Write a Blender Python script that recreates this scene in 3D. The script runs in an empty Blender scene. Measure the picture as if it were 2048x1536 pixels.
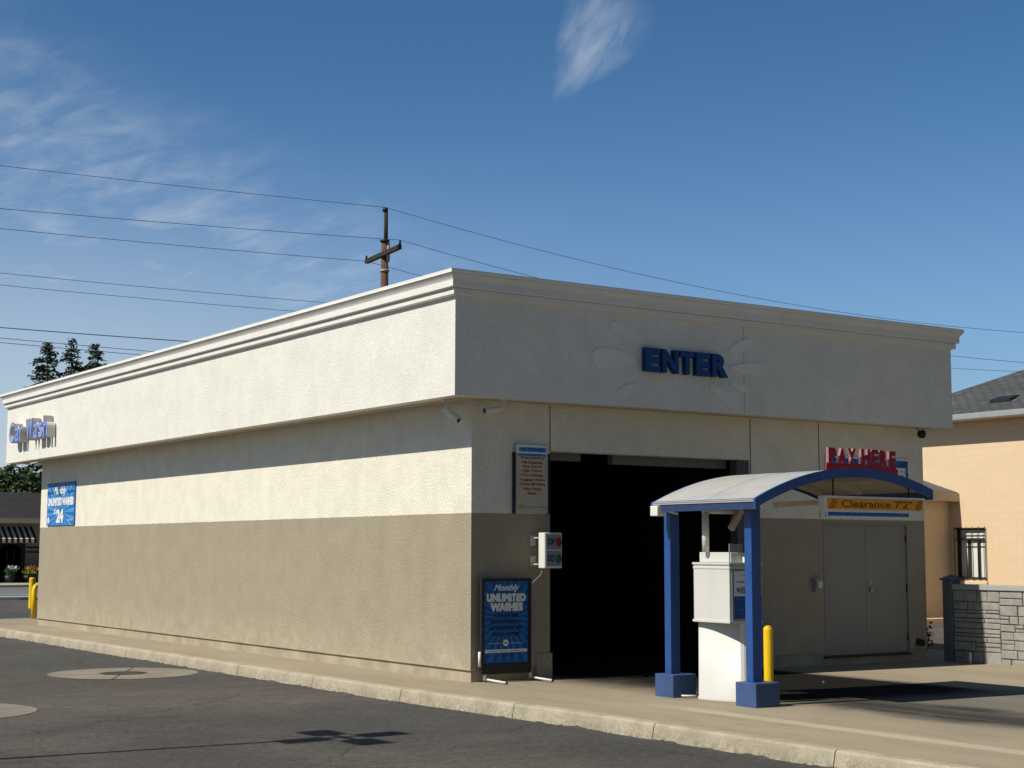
import bpy, bmesh, math, random
from mathutils import Vector, Matrix
random.seed(7)
R = math.radians
S = bpy.context.scene
C = S.collection

# ---------------------------------------------------------------- camera
cam = bpy.data.cameras.new('camera'); camo = bpy.data.objects.new('camera', cam); C.objects.link(camo)
S.camera = camo
YAW, PITCH, ROLL = 0.5936, 0.1065, 0.0022
f = Vector((math.sin(YAW)*math.cos(PITCH), math.cos(YAW)*math.cos(PITCH), math.sin(PITCH)))
r = Vector((math.cos(YAW), -math.sin(YAW), 0)); u = r.cross(f)
r2 = r*math.cos(ROLL)+u*math.sin(ROLL); u2 = -r*math.sin(ROLL)+u*math.cos(ROLL)
M = Matrix((r2, u2, -f)).transposed().to_4x4(); M.translation = (-11.30, -17.72, 1.75)
camo.matrix_world = M
cam.sensor_width = 36; cam.lens = 3108/2048*36; cam.clip_end = 6000; cam.clip_start = .1

# ---------------------------------------------------------------- sun and sky
SUND = Vector((1, -.07, -1.08)).normalized()          # direction the light travels
EL = math.asin(-SUND.z)
sl = bpy.data.lights.new('sun', 'SUN'); sl.energy = 5.0; sl.angle = R(.5); sl.color = (1, .93, .80)
so = bpy.data.objects.new('sun', sl); C.objects.link(so); so.rotation_euler = SUND.to_track_quat('-Z', 'Y').to_euler(); so.location = (-30, 0, 40)
W = bpy.data.worlds.new('World'); S.world = W; W.use_nodes = True
nt = W.node_tree; N = nt.nodes; L = nt.links; N.clear()
def nd(t, **k):
    n = N.new(t)
    for a, b in k.items(): setattr(n, a, b)
    return n
out = nd('ShaderNodeOutputWorld'); bg = nd('ShaderNodeBackground'); bg.inputs[1].default_value = .07
L.new(bg.outputs[0], out.inputs[0])
sky = nd('ShaderNodeTexSky', sky_type='NISHITA'); sky.sun_disc = False; sky.sun_elevation = EL
sky.sun_rotation = math.atan2(-SUND.x, -SUND.y) % (2*math.pi); sky.air_density = 1.0; sky.dust_density = .8; sky.ozone_density = 1.6
tc = nd('ShaderNodeTexCoord'); sep = nd('ShaderNodeSeparateXYZ'); L.new(tc.outputs['Generated'], sep.inputs[0])
def mth(op, a, b=None, c=None):
    n = nd('ShaderNodeMath', operation=op)
    for i, v in enumerate((a, b, c)):
        if v is None: continue
        if isinstance(v, (int, float)): n.inputs[i].default_value = v
        else: L.new(v, n.inputs[i])
    return n.outputs[0]
zz = mth('ADD', mth('MAXIMUM', sep.outputs[2], 0), .12)
px = mth('DIVIDE', sep.outputs[0], zz); py = mth('DIVIDE', sep.outputs[1], zz)
cmb = nd('ShaderNodeCombineXYZ'); L.new(px, cmb.inputs[0]); L.new(py, cmb.inputs[1])
az_ = mth('ARCTAN2', sep.outputs[0], sep.outputs[1])
cz = nd('ShaderNodeCombineXYZ'); L.new(mth('MULTIPLY', az_, 15), cz.inputs[0]); L.new(mth('MULTIPLY', mth('SUBTRACT', sep.outputs[2], mth('MULTIPLY', az_, .22)), 42), cz.inputs[1])
n1 = nd('ShaderNodeTexNoise'); L.new(cz.outputs[0], n1.inputs[0]); n1.inputs['Scale'].default_value = 1.25; n1.inputs['Detail'].default_value = 9; n1.inputs['Roughness'].default_value = .62; n1.inputs['Distortion'].default_value = .5
n2 = nd('ShaderNodeTexNoise'); L.new(cmb.outputs[0], n2.inputs[0]); n2.inputs['Scale'].default_value = .55; n2.inputs['Detail'].default_value = 3
def ramp(fac, stops):
    n = nd('ShaderNodeMapRange'); n.clamp = True; n.interpolation_type = 'SMOOTHSTEP'
    L.new(fac, n.inputs[0])
    for i, v in enumerate(stops): n.inputs[i+1].default_value = v
    return n.outputs[0]
# cirrus is thick to the west (left), thin to the east
side = ramp(mth('ARCTAN2', sep.outputs[0], sep.outputs[1]), (.28, .72, 1, 0.10))
front = ramp(sep.outputs[1], (.15, .5, 0, 1))
side = mth('MULTIPLY', side, front)
ztop = mth('MULTIPLY_ADD', mth('SUBTRACT', az_, .275), -.46, .315)
dz = mth('ADD', mth('SUBTRACT', sep.outputs[2], ztop), mth('MULTIPLY', mth('SUBTRACT', n2.outputs[0], .5), .08))
c1 = mth('MULTIPLY', ramp(n1.outputs[0], (.34, .84, .06, .42)), mth('MULTIPLY', ramp(dz, (-.06, .035, 1, 0)), front))
c1 = mth('MULTIPLY', c1, ramp(az_, (.48, .70, 1, .12)))
# a veil of haze low in the west
veil = mth('MULTIPLY', mth('MULTIPLY', ramp(sep.outputs[2], (.03, .27, .60, 0)), side), 1)
# one wisp high up
WD = Vector((.5486+.0, .7636, .3285))
def dirof(x, y): return (f + r2*(x-1024)/3108 + u2*(768-y)/3108).normalized()
wd = dirof(1160, 75); wa = (dirof(1125, 150)-dirof(1205, 10)).normalized(); wb = wd.cross(wa).normalized()
def dot(v):
    n = nd('ShaderNodeVectorMath', operation='DOT_PRODUCT'); L.new(tc.outputs['Generated'], n.inputs[0]); n.inputs[1].default_value = v
    return n.outputs['Value']
da = mth('SUBTRACT', dot(wa), wd.dot(wa)); db = dot(wb)
wob = mth('MULTIPLY', mth('SUBTRACT', n1.outputs[0], .5), .02)
e = mth('ADD', mth('POWER', mth('DIVIDE', mth('ABSOLUTE', da), .027), 2), mth('POWER', mth('DIVIDE', mth('ABSOLUTE', mth('ADD', mth('ADD', db, .008), wob)), mth('MAXIMUM', mth('MULTIPLY_ADD', da, -.27, .0155), .001)), 2))
n3 = nd('ShaderNodeTexNoise'); cw = nd('ShaderNodeCombineXYZ'); L.new(mth('MULTIPLY', da, 26), cw.inputs[0]); L.new(mth('MULTIPLY', db, 75), cw.inputs[1]); L.new(cw.outputs[0], n3.inputs[0]); n3.inputs['Scale'].default_value = 1.0; n3.inputs['Detail'].default_value = 7; n3.inputs['Distortion'].default_value = .7
wisp = mth('MULTIPLY', ramp(e, (0, 3.0, .43, 0)), ramp(n3.outputs[0], (.2, .85, .12, 1)))
tot = mth('MINIMUM', mth('MAXIMUM', mth('MAXIMUM', c1, wisp), veil), .9)
tint = nd('ShaderNodeMix', data_type='RGBA', blend_type='MULTIPLY'); tint.inputs[0].default_value = 1; L.new(sky.outputs[0], tint.inputs[6]); tz = nd('ShaderNodeMix', data_type='RGBA'); L.new(ramp(sep.outputs[2], (.13, .36, 0, 1)), tz.inputs[0]); tz.inputs[6].default_value = (.84, 1.16, 1.48, 1); tz.inputs[7].default_value = (.50, .92, 1.22, 1)
tr_ = nd('ShaderNodeMix', data_type='RGBA'); L.new(ramp(sep.outputs[1], (-.1, .5, 1, 0)), tr_.inputs[0]); L.new(tz.outputs[2], tr_.inputs[6]); tr_.inputs[7].default_value = (.42, .535, .62, 1)
L.new(tr_.outputs[2], tint.inputs[7])
mx = nd('ShaderNodeMix', data_type='RGBA'); L.new(tot, mx.inputs[0]); L.new(tint.outputs[2], mx.inputs[6]); mx.inputs[7].default_value = (9.4, 10.2, 11.3, 1)
L.new(mx.outputs[2], bg.inputs[0])
S.view_settings.view_transform = 'Standard'; S.view_settings.look = 'None'; S.view_settings.exposure = 0.0; S.view_settings.gamma = 1

# ---------------------------------------------------------------- materials
def mat(name, col, rough=.8, var=.12, vs=3., fs=60., bump=.15, bs=None, metal=0, spec=.3, col2=None, streak=0, zsplit=None, fine=.0, coat=0):
    m = bpy.data.materials.new(name); m.use_nodes = True; t = m.node_tree; n = t.nodes; l = t.links
    b = n['Principled BSDF']; b.inputs['Roughness'].default_value = rough; b.inputs['Metallic'].default_value = metal; b.inputs['Specular IOR Level'].default_value = spec
    b.inputs['Coat Weight'].default_value = coat
    g = n.new('ShaderNodeNewGeometry')
    def noise(scale, det=5, vec=None, ro=.6):
        x = n.new('ShaderNodeTexNoise'); x.inputs['Scale'].default_value = scale; x.inputs['Detail'].default_value = det; x.inputs['Roughness'].default_value = ro
        l.new(vec or g.outputs['Position'], x.inputs[0]); return x.outputs[0]
    def mr(fac, a, b_, c, d):
        x = n.new('ShaderNodeMapRange'); l.new(fac, x.inputs[0])
        for i, v in enumerate((a, b_, c, d)): x.inputs[i+1].default_value = v
        return x.outputs[0]
    def mix(a, b_, fac, bl='MIX'):
        x = n.new('ShaderNodeMix'); x.data_type = 'RGBA'; x.blend_type = bl
        if isinstance(fac, float): x.inputs[0].default_value = fac
        else: l.new(fac, x.inputs[0])
        for i, v in ((6, a), (7, b_)):
            if isinstance(v, tuple): x.inputs[i].default_value = (*v, 1)
            else: l.new(v, x.inputs[i])
        return x.outputs[2]
    base = col
    if zsplit:
        z, c2 = zsplit; sx = n.new('ShaderNodeSeparateXYZ'); l.new(g.outputs['Position'], sx.inputs[0])
        wob = n.new('ShaderNodeMath'); wob.operation = 'MULTIPLY_ADD'; l.new(noise(9, 3), wob.inputs[0]); wob.inputs[1].default_value = .02; l.new(sx.outputs[2], wob.inputs[2])
        gt = n.new('ShaderNodeMath'); gt.operation = 'GREATER_THAN'; l.new(wob.outputs[0], gt.inputs[0]); gt.inputs[1].default_value = z+.01
        base = mix(col, c2, gt.outputs[0])
        dl = mr(sx.outputs[2], .1, .75, 1, 0); nn = mr(noise(5, 6), .35, .65, 0, 1)
        dm = n.new('ShaderNodeMath'); dm.operation = 'MULTIPLY'; l.new(dl, dm.inputs[0]); l.new(nn, dm.inputs[1])
        dm2 = n.new('ShaderNodeMath'); dm2.operation = 'MULTIPLY'; l.new(dm.outputs[0], dm2.inputs[0]); dm2.inputs[1].default_value = .75
        base = mix(base, (.47, .41, .30), dm2.outputs[0])
    if col2:
        base = mix(base, col2, mr(noise(vs*.35, 6), .42, .62, 0, 1))
    v = mr(noise(vs, 6), .3, .7, 1-var, 1+var*.7)
    cv = n.new('ShaderNodeCombineColor')
    for i in range(3): l.new(v, cv.inputs[i])
    base = mix(base, cv.outputs[0], 1., 'MULTIPLY')
    if fine:
        v2 = mr(noise(fs, 3, ro=.8), .3, .7, 1-fine, 1+fine)
        c3 = n.new('ShaderNodeCombineColor')
        for i in range(3): l.new(v2, c3.inputs[i])
        base = mix(base, c3.outputs[0], 1., 'MULTIPLY')
    if streak:
        mpp = n.new('ShaderNodeMapping'); l.new(g.outputs['Position'], mpp.inputs[0]); mpp.inputs['Scale'].default_value = (4, 4, .35)
        v3 = mr(noise(1., 6, mpp.outputs[0]), .48, .75, 1, 1-streak)
        c4 = n.new('ShaderNodeCombineColor')
        l.new(v3, c4.inputs[0]); l.new(v3, c4.inputs[1]); l.new(mr(v3, 0, 1, -.05, 1), c4.inputs[2])
        base = mix(base, c4.outputs[0], 1., 'MULTIPLY')
    if isinstance(base, tuple): b.inputs['Base Color'].default_value = (*base, 1)
    else: l.new(base, b.inputs['Base Color'])
    l.new(mr(noise(vs*2, 4), .3, .7, max(rough-.08, .02), min(rough+.08, 1)), b.inputs['Roughness'])
    if bump:
        bp = n.new('ShaderNodeBump'); bp.inputs['Strength'].default_value = bump; bp.inputs['Distance'].default_value = .02
        l.new(noise(bs or fs, 6, ro=.7), bp.inputs['Height']); l.new(bp.outputs[0], b.inputs['Normal'])
    m['n'] = name
    return m
M_ = {}
M_['fascia'] = mat('white_stucco', (.76, .75, .70), .9, .06, 1.8, 38, .55, bs=36, streak=.03, fine=.11, col2=(.75, .745, .68))
M_['trim'] = mat('white_trim', (.76, .75, .71), .85, .05, 2, 50, .25, streak=.05)
M_['wall'] = mat('two_tone_stucco', (.350, .303, .226), .92, .09, 2.2, 38, .62, bs=38, streak=.035, zsplit=(2.25, (.775, .745, .645)), fine=.24)
M_['found'] = mat('foundation_concrete', (.42, .37, .27), .95, .15, 3, 50, .5, col2=(.33, .29, .22), fine=.15)
M_['soffit'] = mat('soffit_stucco', (.50, .43, .31), .9, .08, 2, 50, .4)
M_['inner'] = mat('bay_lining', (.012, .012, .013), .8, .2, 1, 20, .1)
M_['doorp'] = mat('taupe_door_paint', (.285, .265, .23), .55, .06, 2, 40, .05)
M_['metal'] = mat('galvanised_metal', (.45, .45, .44), .4, .1, 5, 40, .05, metal=.8)
M_['dmetal'] = mat('dark_metal', (.03, .03, .032), .5, .1, 5, 40, .05, metal=.4)
M_['black'] = mat('black_plastic', (.012, .012, .014), .45, .1, 5, 40, .03)
M_['whitep'] = mat('white_plastic', (.72, .72, .68), .45, .05, 3, 30, .03, streak=.06)
M_['kiosk'] = mat('white_powder_coat', (.60, .60, .575), .4, .05, 2, 60, .03, streak=.07)
M_['grey'] = mat('grey_plastic', (.22, .24, .27), .5, .05, 3, 30, .03)
M_['blue'] = mat('blue_paint', (.020, .074, .27), .42, .14, 4, 60, .04, spec=.5, streak=.12)
M_['blue2'] = mat('faded_blue_paint', (.05, .092, .225), .5, .16, 5, 60, .05, streak=.12)
M_['canopy'] = mat('dusty_canopy_sheet', (.40, .42, .44), .45, .09, 2, 40, .05, streak=.05, col2=(.43, .42, .39))
M_['under'] = mat('canopy_underside', (.50, .44, .37), .7, .08, 2, 40, .05)
M_['signblue'] = mat('sign_mid_blue', (.012, .145, .43), .45, .05, 3, 30, 0)
M_['signdark'] = mat('sign_dark_blue', (.006, .075, .28), .45, .05, 3, 30, 0)
M_['signlight'] = mat('sign_sky_blue', (.06, .30, .66), .45, .05, 3, 30, 0)
M_['signwhite'] = mat('sign_white', (.75, .78, .80), .45, .05, 3, 30, 0)
M_['signink'] = mat('sign_black_ink', (.008, .012, .03), .45, .05, 3, 30, 0)
M_['orange'] = mat('sign_orange', (.80, .36, .010), .45, .06, 3, 30, 0)
M_['rust'] = mat('sign_brick_red', (.32, .025, .008), .5, .05, 3, 30, 0)
M_['redletter'] = mat('red_letter_face', (.36, .015, .035), .5, .08, 3, 30, 0)
M_['pink'] = mat('pink_letter_return', (.36, .16, .19), .6, .05, 3, 30, 0)  # letter sides, paler than the red faces
M_['enter'] = mat('blue_letter_face', (.004, .06, .24), .45, .08, 3, 30, 0)
M_['enterside'] = mat('dark_blue_letter_return', (.006, .025, .12), .5, .05, 3, 30, 0)
M_['cwface'] = mat('periwinkle_letter_face', (.26, .37, .82), .5, .08, 3, 30, 0)
M_['cwedge'] = mat('deep_blue_letter_trim', (.015, .05, .40), .5, .05, 3, 30, 0)
M_['return'] = mat('pale_letter_return', (.55, .55, .52), .6, .05, 3, 30, 0)
M_['yellow'] = mat('yellow_paint', (.85, .56, .012), .45, .1, 5, 40, .05, streak=.1)
M_['paper'] = mat('sign_parchment', (.50, .46, .36), .6, .05, 3, 30, 0)
M_['red'] = mat('dark_red_lens', (.20, .012, .012), .3, .05, 3, 30, 0)
M_['green'] = mat('dark_green_lens', (.006, .11, .05), .3, .05, 3, 30, 0)
M_['peach'] = None
M_['shingle'] = mat('grey_shingles', (.10, .105, .11), .9, .2, 6, 25, .6, fine=.3)
M_['gutter'] = mat('grey_gutter', (.30, .33, .34), .5, .05, 3, 30, 0)
M_['glass'] = mat('window_glass', (.03, .035, .04), .08, .05, 3, 30, 0, spec=.6)
M_['blind'] = mat('white_blind', (.68, .70, .66), .8, .05, 3, 30, 0)
M_['stone'] = mat('painted_grey_stone', (.33, .32, .30), .9, .22, 6, 60, .7, bs=35, fine=.15)
M_['mortar'] = mat('dark_mortar', (.085, .085, .08), .95, .1, 6, 60, .3)
M_['greypaint'] = mat('slate_grey_paint', (.12, .135, .15), .6, .08, 4, 40, .05)
M_['cap'] = mat('pale_grey_cap', (.38, .40, .38), .8, .08, 4, 50, .2)
M_['wood'] = mat('weathered_pole_wood', (.11, .065, .045), .9, .25, 6, 40, .3, streak=.3)
M_['darkwood'] = mat('dark_crossarm_wood', (.035, .03, .025), .9, .2, 6, 40, .3)
M_['wire'] = mat('dark_wire', (.08, .11, .14), .6, .05, 3, 30, 0)
M_['bark'] = mat('bark', (.07, .05, .035), .95, .2, 6, 40, .4)
M_['leafd'] = mat('conifer_needles', (.055, .085, .035), .8, .35, .9, 8, 0)
M_['leafb'] = mat('broad_leaves', (.05, .08, .026), .75, .35, 1.2, 8, 0)
M_['leafc'] = mat('hedge_leaves', (.05, .11, .03), .75, .3, 3, 8, 0)
M_['flower'] = mat('coral_flowers', (.75, .22, .14), .7, .2, 9, 8, 0)
M_['flowery'] = mat('yellow_green_leaves', (.38, .40, .05), .7, .2, 9, 8, 0)
M_['shopwall'] = mat('dim_tan_stucco', (.26, .23, .19), .9, .1, 1, 20, .2)
M_['shoproof'] = mat('dark_shop_shingles', (.030, .029, .030), .9, .3, 3, 12, .5, fine=.3)
M_['cream'] = mat('cream_canvas', (.66, .60, .48), .9, .05, 3, 30, 0)
M_['bcanvas'] = mat('black_canvas', (.02, .018, .018), .9, .05, 3, 30, 0)
M_['joint'] = mat('joint_dark_grey', (.12, .11, .10), .9, .1, 3, 30, 0)  # plain dark grey for the wall and apron joint strips

M_['relief'] = mat('pale_relief_paint', (.785, .78, .735), .9, .05, 2, 40, .4)
M_['fjoint'] = mat('fascia_joint_grey', (.45, .45, .42), .9, .1, 3, 30, 0)
def nodes_of(name):
    m = bpy.data.materials.new(name); m.use_nodes = True
    t = m.node_tree; n = t.nodes; l = t.links; b = n['Principled BSDF']
    g = n.new('ShaderNodeNewGeometry'); pos = g.outputs['Position']
    class H: pass
    h = H(); h.m = m; h.b = b; h.pos = pos; h.l = l; h.n = n
    def noise(scale, det=5, vec=None, ro=.6, dist=0):
        x = n.new('ShaderNodeTexNoise'); x.inputs['Scale'].default_value = scale; x.inputs['Detail'].default_value = det; x.inputs['Roughness'].default_value = ro; x.inputs['Distortion'].default_value = dist
        l.new(vec or pos, x.inputs[0]); return x.outputs[0]
    def mapv(sc, rot=(0, 0, 0)):
        x = n.new('ShaderNodeMapping'); l.new(pos, x.inputs[0]); x.inputs['Scale'].default_value = sc; x.inputs['Rotation'].default_value = rot; return x.outputs[0]
    def mr(fac, a, b_, c, d, sm=False):
        x = n.new('ShaderNodeMapRange'); l.new(fac, x.inputs[0])
        if sm: x.interpolation_type = 'SMOOTHSTEP'
        for i, v in enumerate((a, b_, c, d)): x.inputs[i+1].default_value = v
        return x.outputs[0]
    def ma(op, a, b_=None):
        x = n.new('ShaderNodeMath'); x.operation = op
        for i, v in enumerate((a, b_)):
            if v is None: continue
            if isinstance(v, (int, float)): x.inputs[i].default_value = v
            else: l.new(v, x.inputs[i])
        return x.outputs[0]
    def mix(a, b_, fac, bl='MIX'):
        x = n.new('ShaderNodeMix'); x.data_type = 'RGBA'; x.blend_type = bl
        if isinstance(fac, (int, float)): x.inputs[0].default_value = fac
        else: l.new(fac, x.inputs[0])
        for i, v in ((6, a), (7, b_)):
            if isinstance(v, tuple): x.inputs[i].default_value = (*v, 1)
            else: l.new(v, x.inputs[i])
        return x.outputs[2]
    def grey(v):
        x = n.new('ShaderNodeCombineColor')
        for i in range(3): l.new(v, x.inputs[i])
        return x.outputs[0]
    def xyz():
        x = n.new('ShaderNodeSeparateXYZ'); l.new(pos, x.inputs[0]); return x.outputs
    def bump(v, s, d=.02):
        x = n.new('ShaderNodeBump'); x.inputs['Strength'].default_value = s; x.inputs['Distance'].default_value = d
        l.new(v, x.inputs['Height']); l.new(x.outputs[0], b.inputs['Normal'])
    h.noise, h.mapv, h.mr, h.ma, h.mix, h.grey, h.xyz, h.bump = noise, mapv, mr, ma, mix, grey, xyz, bump
    return h
# asphalt
h = nodes_of('asphalt')
c = h.mix((.070, .062, .057), (.108, .096, .086), h.mr(h.noise(.35, 6, dist=.4), .35, .65, 0, 1))
c = h.mix(c, h.grey(h.mr(h.noise(2.5, 7, h.mapv((.55, 2.2, 1), (0, 0, .5)), .75), .3, .7, .78, 1.22)), 1, 'MULTIPLY')
c = h.mix(c, (.062, .066, .064), h.mr(h.noise(.18, 4, h.mapv((1, .5, 1), (0, 0, .6))), .5, .62, 0, .8))
c = h.mix(c, h.grey(h.mr(h.noise(16, 8, ro=.82), .3, .7, .42, 1.62)), 1, 'MULTIPLY')
c = h.mix(c, (.30, .28, .25), h.mr(h.noise(55, 3, ro=.9), .62, .72, 0, .7))
x = h.n.new('ShaderNodeTexVoronoi'); x.feature = 'DISTANCE_TO_EDGE'; x.inputs['Scale'].default_value = .16
wv = h.n.new('ShaderNodeVectorMath'); wv.operation = 'ADD'; h.l.new(h.pos, wv.inputs[0]); nz = h.n.new('ShaderNodeTexNoise'); nz.inputs['Scale'].default_value = .8; nz.inputs['Detail'].default_value = 6; h.l.new(h.pos, nz.inputs[0]); h.l.new(nz.outputs[1], wv.inputs[1]); h.l.new(wv.outputs[0], x.inputs[0])
c = h.mix((.025, .025, .025), c, h.mr(x.outputs[0], .0012, .004, .5, 1))
h.l.new(c, h.b.inputs['Base Color']); h.b.inputs['Roughness'].default_value = .9; h.b.inputs['Specular IOR Level'].default_value = .2
h.bump(h.noise(70, 4, ro=.8), .6, .02); M_['asphalt'] = h.m
# road
h = nodes_of('road_asphalt')
c = h.mix((.12, .125, .13), (.16, .16, .155), h.mr(h.noise(.3, 5, h.mapv((.3, 1, 1))), .35, .65, 0, 1))
h.l.new(c, h.b.inputs['Base Color']); h.b.inputs['Roughness'].default_value = .85; h.bump(h.noise(40), .3); M_['road'] = h.m
# apron concrete: tan near the kerb, tyre-grey in the wash lane, dark wet grime at the bay mouth
h = nodes_of('apron_concrete')
X = h.xyz()
wx = h.ma('ADD', X[0], h.mr(h.noise(.8, 5), .2, .8, -.35, .35)); wy = h.ma('ADD', X[1], h.mr(h.noise(.9, 5), .2, .8, -.3, .3))
c = h.mix((.35, .30, .215), (.29, .25, .185), h.mr(h.noise(.7, 6, h.mapv((1.6, .5, 1))), .35, .65, 0, 1))
c = h.mix(c, (.20, .175, .145), h.mr(h.noise(2.2, 8, h.mapv((2.2, .5, 1)), .7), .53, .72, 0, .5))
lane = h.ma('MULTIPLY', h.mr(wx, 1.0, 2.3, 0, 1, True), h.mr(wx, 4.9, 5.5, 1, 0, True))
lane = h.ma('MULTIPLY', lane, h.mr(h.noise(.5, 4, h.mapv((3.5, .25, 1))), .3, .7, .62, 1))
c = h.mix(c, (.125, .122, .115), h.ma('MULTIPLY', lane, h.mr(wy, -9, -5, .65, .9)))
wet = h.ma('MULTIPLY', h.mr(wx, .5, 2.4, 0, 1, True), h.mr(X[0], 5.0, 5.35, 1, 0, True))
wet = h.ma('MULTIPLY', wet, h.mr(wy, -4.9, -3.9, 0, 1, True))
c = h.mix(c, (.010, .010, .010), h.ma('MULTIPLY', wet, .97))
trail = h.ma('MULTIPLY', h.mr(wx, 1.45, 2.1, 0, 1, True), h.mr(wx, 2.7, 3.4, 1, 0, True)); trail = h.ma('MULTIPLY', trail, h.mr(X[1], -4.7, -4.3, 1, 0))
c = h.mix(c, (.028, .028, .029), h.ma('MULTIPLY', trail, h.mr(h.noise(.7, 5, h.mapv((4, .3, 1))), .25, .6, .55, .92)))
# pale gutter strip along the lane
strip = h.ma('MULTIPLY', h.mr(X[0], .02, .1, 0, 1, True), h.mr(X[0], .26, .38, 1, 0, True)); strip = h.ma('MULTIPLY', strip, h.mr(X[1], -4.6, -3.2, 1, 0))
c = h.mix(c, (.44, .39, .29), h.ma('MULTIPLY', strip, h.mr(h.noise(3, 5), .3, .6, .6, 1)))
c = h.mix(c, h.grey(h.mr(h.noise(60, 3, ro=.8), .3, .7, .86, 1.12)), 1, 'MULTIPLY')
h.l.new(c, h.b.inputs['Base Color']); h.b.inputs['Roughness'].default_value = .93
h.b.inputs['Specular IOR Level'].default_value = .03; h.bump(h.noise(40, 5), .25, .01); M_['apron'] = h.m
# kerb
h = nodes_of('kerb_concrete')
c = h.mix((.44, .39, .29), (.33, .29, .215), h.mr(h.noise(2.5, 7), .4, .65, 0, 1))
X = h.xyz()
low = h.ma('MULTIPLY', h.mr(X[2], -.17, -.02, 1, 0), h.mr(h.noise(22, 6), .42, .6, 0, 1))
c = h.mix(c, (.14, .125, .10), h.ma('MULTIPLY', low, .65))
c = h.mix(c, h.grey(h.mr(h.noise(70, 3, ro=.8), .3, .7, .8, 1.15)), 1, 'MULTIPLY')
h.l.new(c, h.b.inputs['Base Color']); h.b.inputs['Roughness'].default_value = .92; h.bump(h.noise(45, 6), .6, .02); M_['kerb'] = h.m
# peach block wall
h = nodes_of('peach_block')
br = h.n.new('ShaderNodeTexBrick'); X = h.xyz()
cb = h.n.new('ShaderNodeCombineXYZ'); h.l.new(h.ma('ADD', X[1], X[0]), cb.inputs[0]); h.l.new(X[2], cb.inputs[1]); h.l.new(cb.outputs[0], br.inputs[0])
br.inputs['Scale'].default_value = 1; br.inputs['Brick Width'].default_value = .4; br.inputs['Row Height'].default_value = .2; br.inputs['Mortar Size'].default_value = .008
br.inputs['Color1'].default_value = (.72, .55, .365, 1); br.inputs['Color2'].default_value = (.70, .535, .355, 1); br.inputs['Mortar'].default_value = (.66, .50, .33, 1)
h.l.new(br.outputs[0], h.b.inputs['Base Color']); h.b.inputs['Roughness'].default_value = .9; M_['peach'] = h.m

# ---------------------------------------------------------------- building blocks
ORG = {}
def tag(o, label=None, cat=None, group=None, kind=None):
    if label: o['label'] = label
    if cat: o['category'] = cat
    if group: o['group'] = group
    if kind: o['kind'] = kind
    return o
def thing(name, loc, label, cat, group=None):
    o = bpy.data.objects.new(name, None); C.objects.link(o); o.location = loc; o.empty_display_size = .3
    ORG[o] = Vector(loc); return tag(o, label, cat, group)
def obj(name, bm, m, parent=None, base=None, smooth=False, label=None):
    if parent is not None: off = ORG[parent]
    else: off = Vector(base or (0, 0, 0))
    bmesh.ops.recalc_face_normals(bm, faces=bm.faces)
    me = bpy.data.meshes.new(name)
    for v in bm.verts: v.co -= off
    if smooth:
        for p in bm.faces: p.smooth = True
    bm.to_mesh(me); bm.free()
    for q in (m if isinstance(m, list) else [m]): me.materials.append(M_[q] if isinstance(q, str) else q)
    o = bpy.data.objects.new(name, me); C.objects.link(o)
    if parent is not None: o.parent = parent
    else: o.location = off
    ORG[o] = off
    if label: o['label'] = label
    return o
def B(): return bmesh.new()
def box(bm, x0, x1, y0, y1, z0, z1, bev=0, mi=0):
    vs = [bm.verts.new((x, y, z)) for z in (z0, z1) for x, y in ((x0, y0), (x1, y0), (x1, y1), (x0, y1))]
    fs = []
    for q in ((0, 3, 2, 1), (4, 5, 6, 7), (0, 1, 5, 4), (1, 2, 6, 5), (2, 3, 7, 6), (3, 0, 4, 7)):
        fc = bm.faces.new([vs[i] for i in q]); fc.material_index = mi; fs.append(fc)
    if bev:
        es = set()
        for fc in fs: es.update(fc.edges)
        bmesh.ops.bevel(bm, geom=list(es), offset=bev, segments=2, affect='EDGES', profile=.6)
    return bm
def tube(bm, pts, r, n=10, cap=True, r1=None, mi=0):
    pts = [Vector(p) for p in pts]; rings = []
    up = None
    for i, p in enumerate(pts):
        d = (pts[min(i+1, len(pts)-1)]-pts[max(i-1, 0)]).normalized()
        if up is None: up = Vector((0, 0, 1)) if abs(d.z) < .9 else Vector((1, 0, 0))
        a = d.cross(up).normalized(); b_ = a.cross(d).normalized(); up = b_
        rr = r + ((r1 if r1 is not None else r)-r)*i/max(1, len(pts)-1)
        rings.append([bm.verts.new(p+a*rr*math.cos(2*math.pi*k/n)+b_*rr*math.sin(2*math.pi*k/n)) for k in range(n)])
    for i in range(len(rings)-1):
        for k in range(n):
            fc = bm.faces.new((rings[i][k], rings[i][(k+1) % n], rings[i+1][(k+1) % n], rings[i+1][k])); fc.material_index = mi; fc.smooth = True
    if cap:
        for rg in (rings[0], rings[-1]):
            fc = bm.faces.new(rg); fc.material_index = mi
    return bm
def beam(bm, p0, p1, w, h_, up=(0, 0, 1), mi=0):
    p0 = Vector(p0); p1 = Vector(p1); d = (p1-p0).normalized(); a = d.cross(Vector(up)).normalized(); b_ = a.cross(d)
    vs = [bm.verts.new(p+a*sx*w/2+b_*sz*h_/2) for p in (p0, p1) for sx, sz in ((-1, -1), (1, -1), (1, 1), (-1, 1))]
    for q in ((0, 3, 2, 1), (4, 5, 6, 7), (0, 1, 5, 4), (1, 2, 6, 5), (2, 3, 7, 6), (3, 0, 4, 7)):
        bm.faces.new([vs[i] for i in q]).material_index = mi
    return bm
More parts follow.
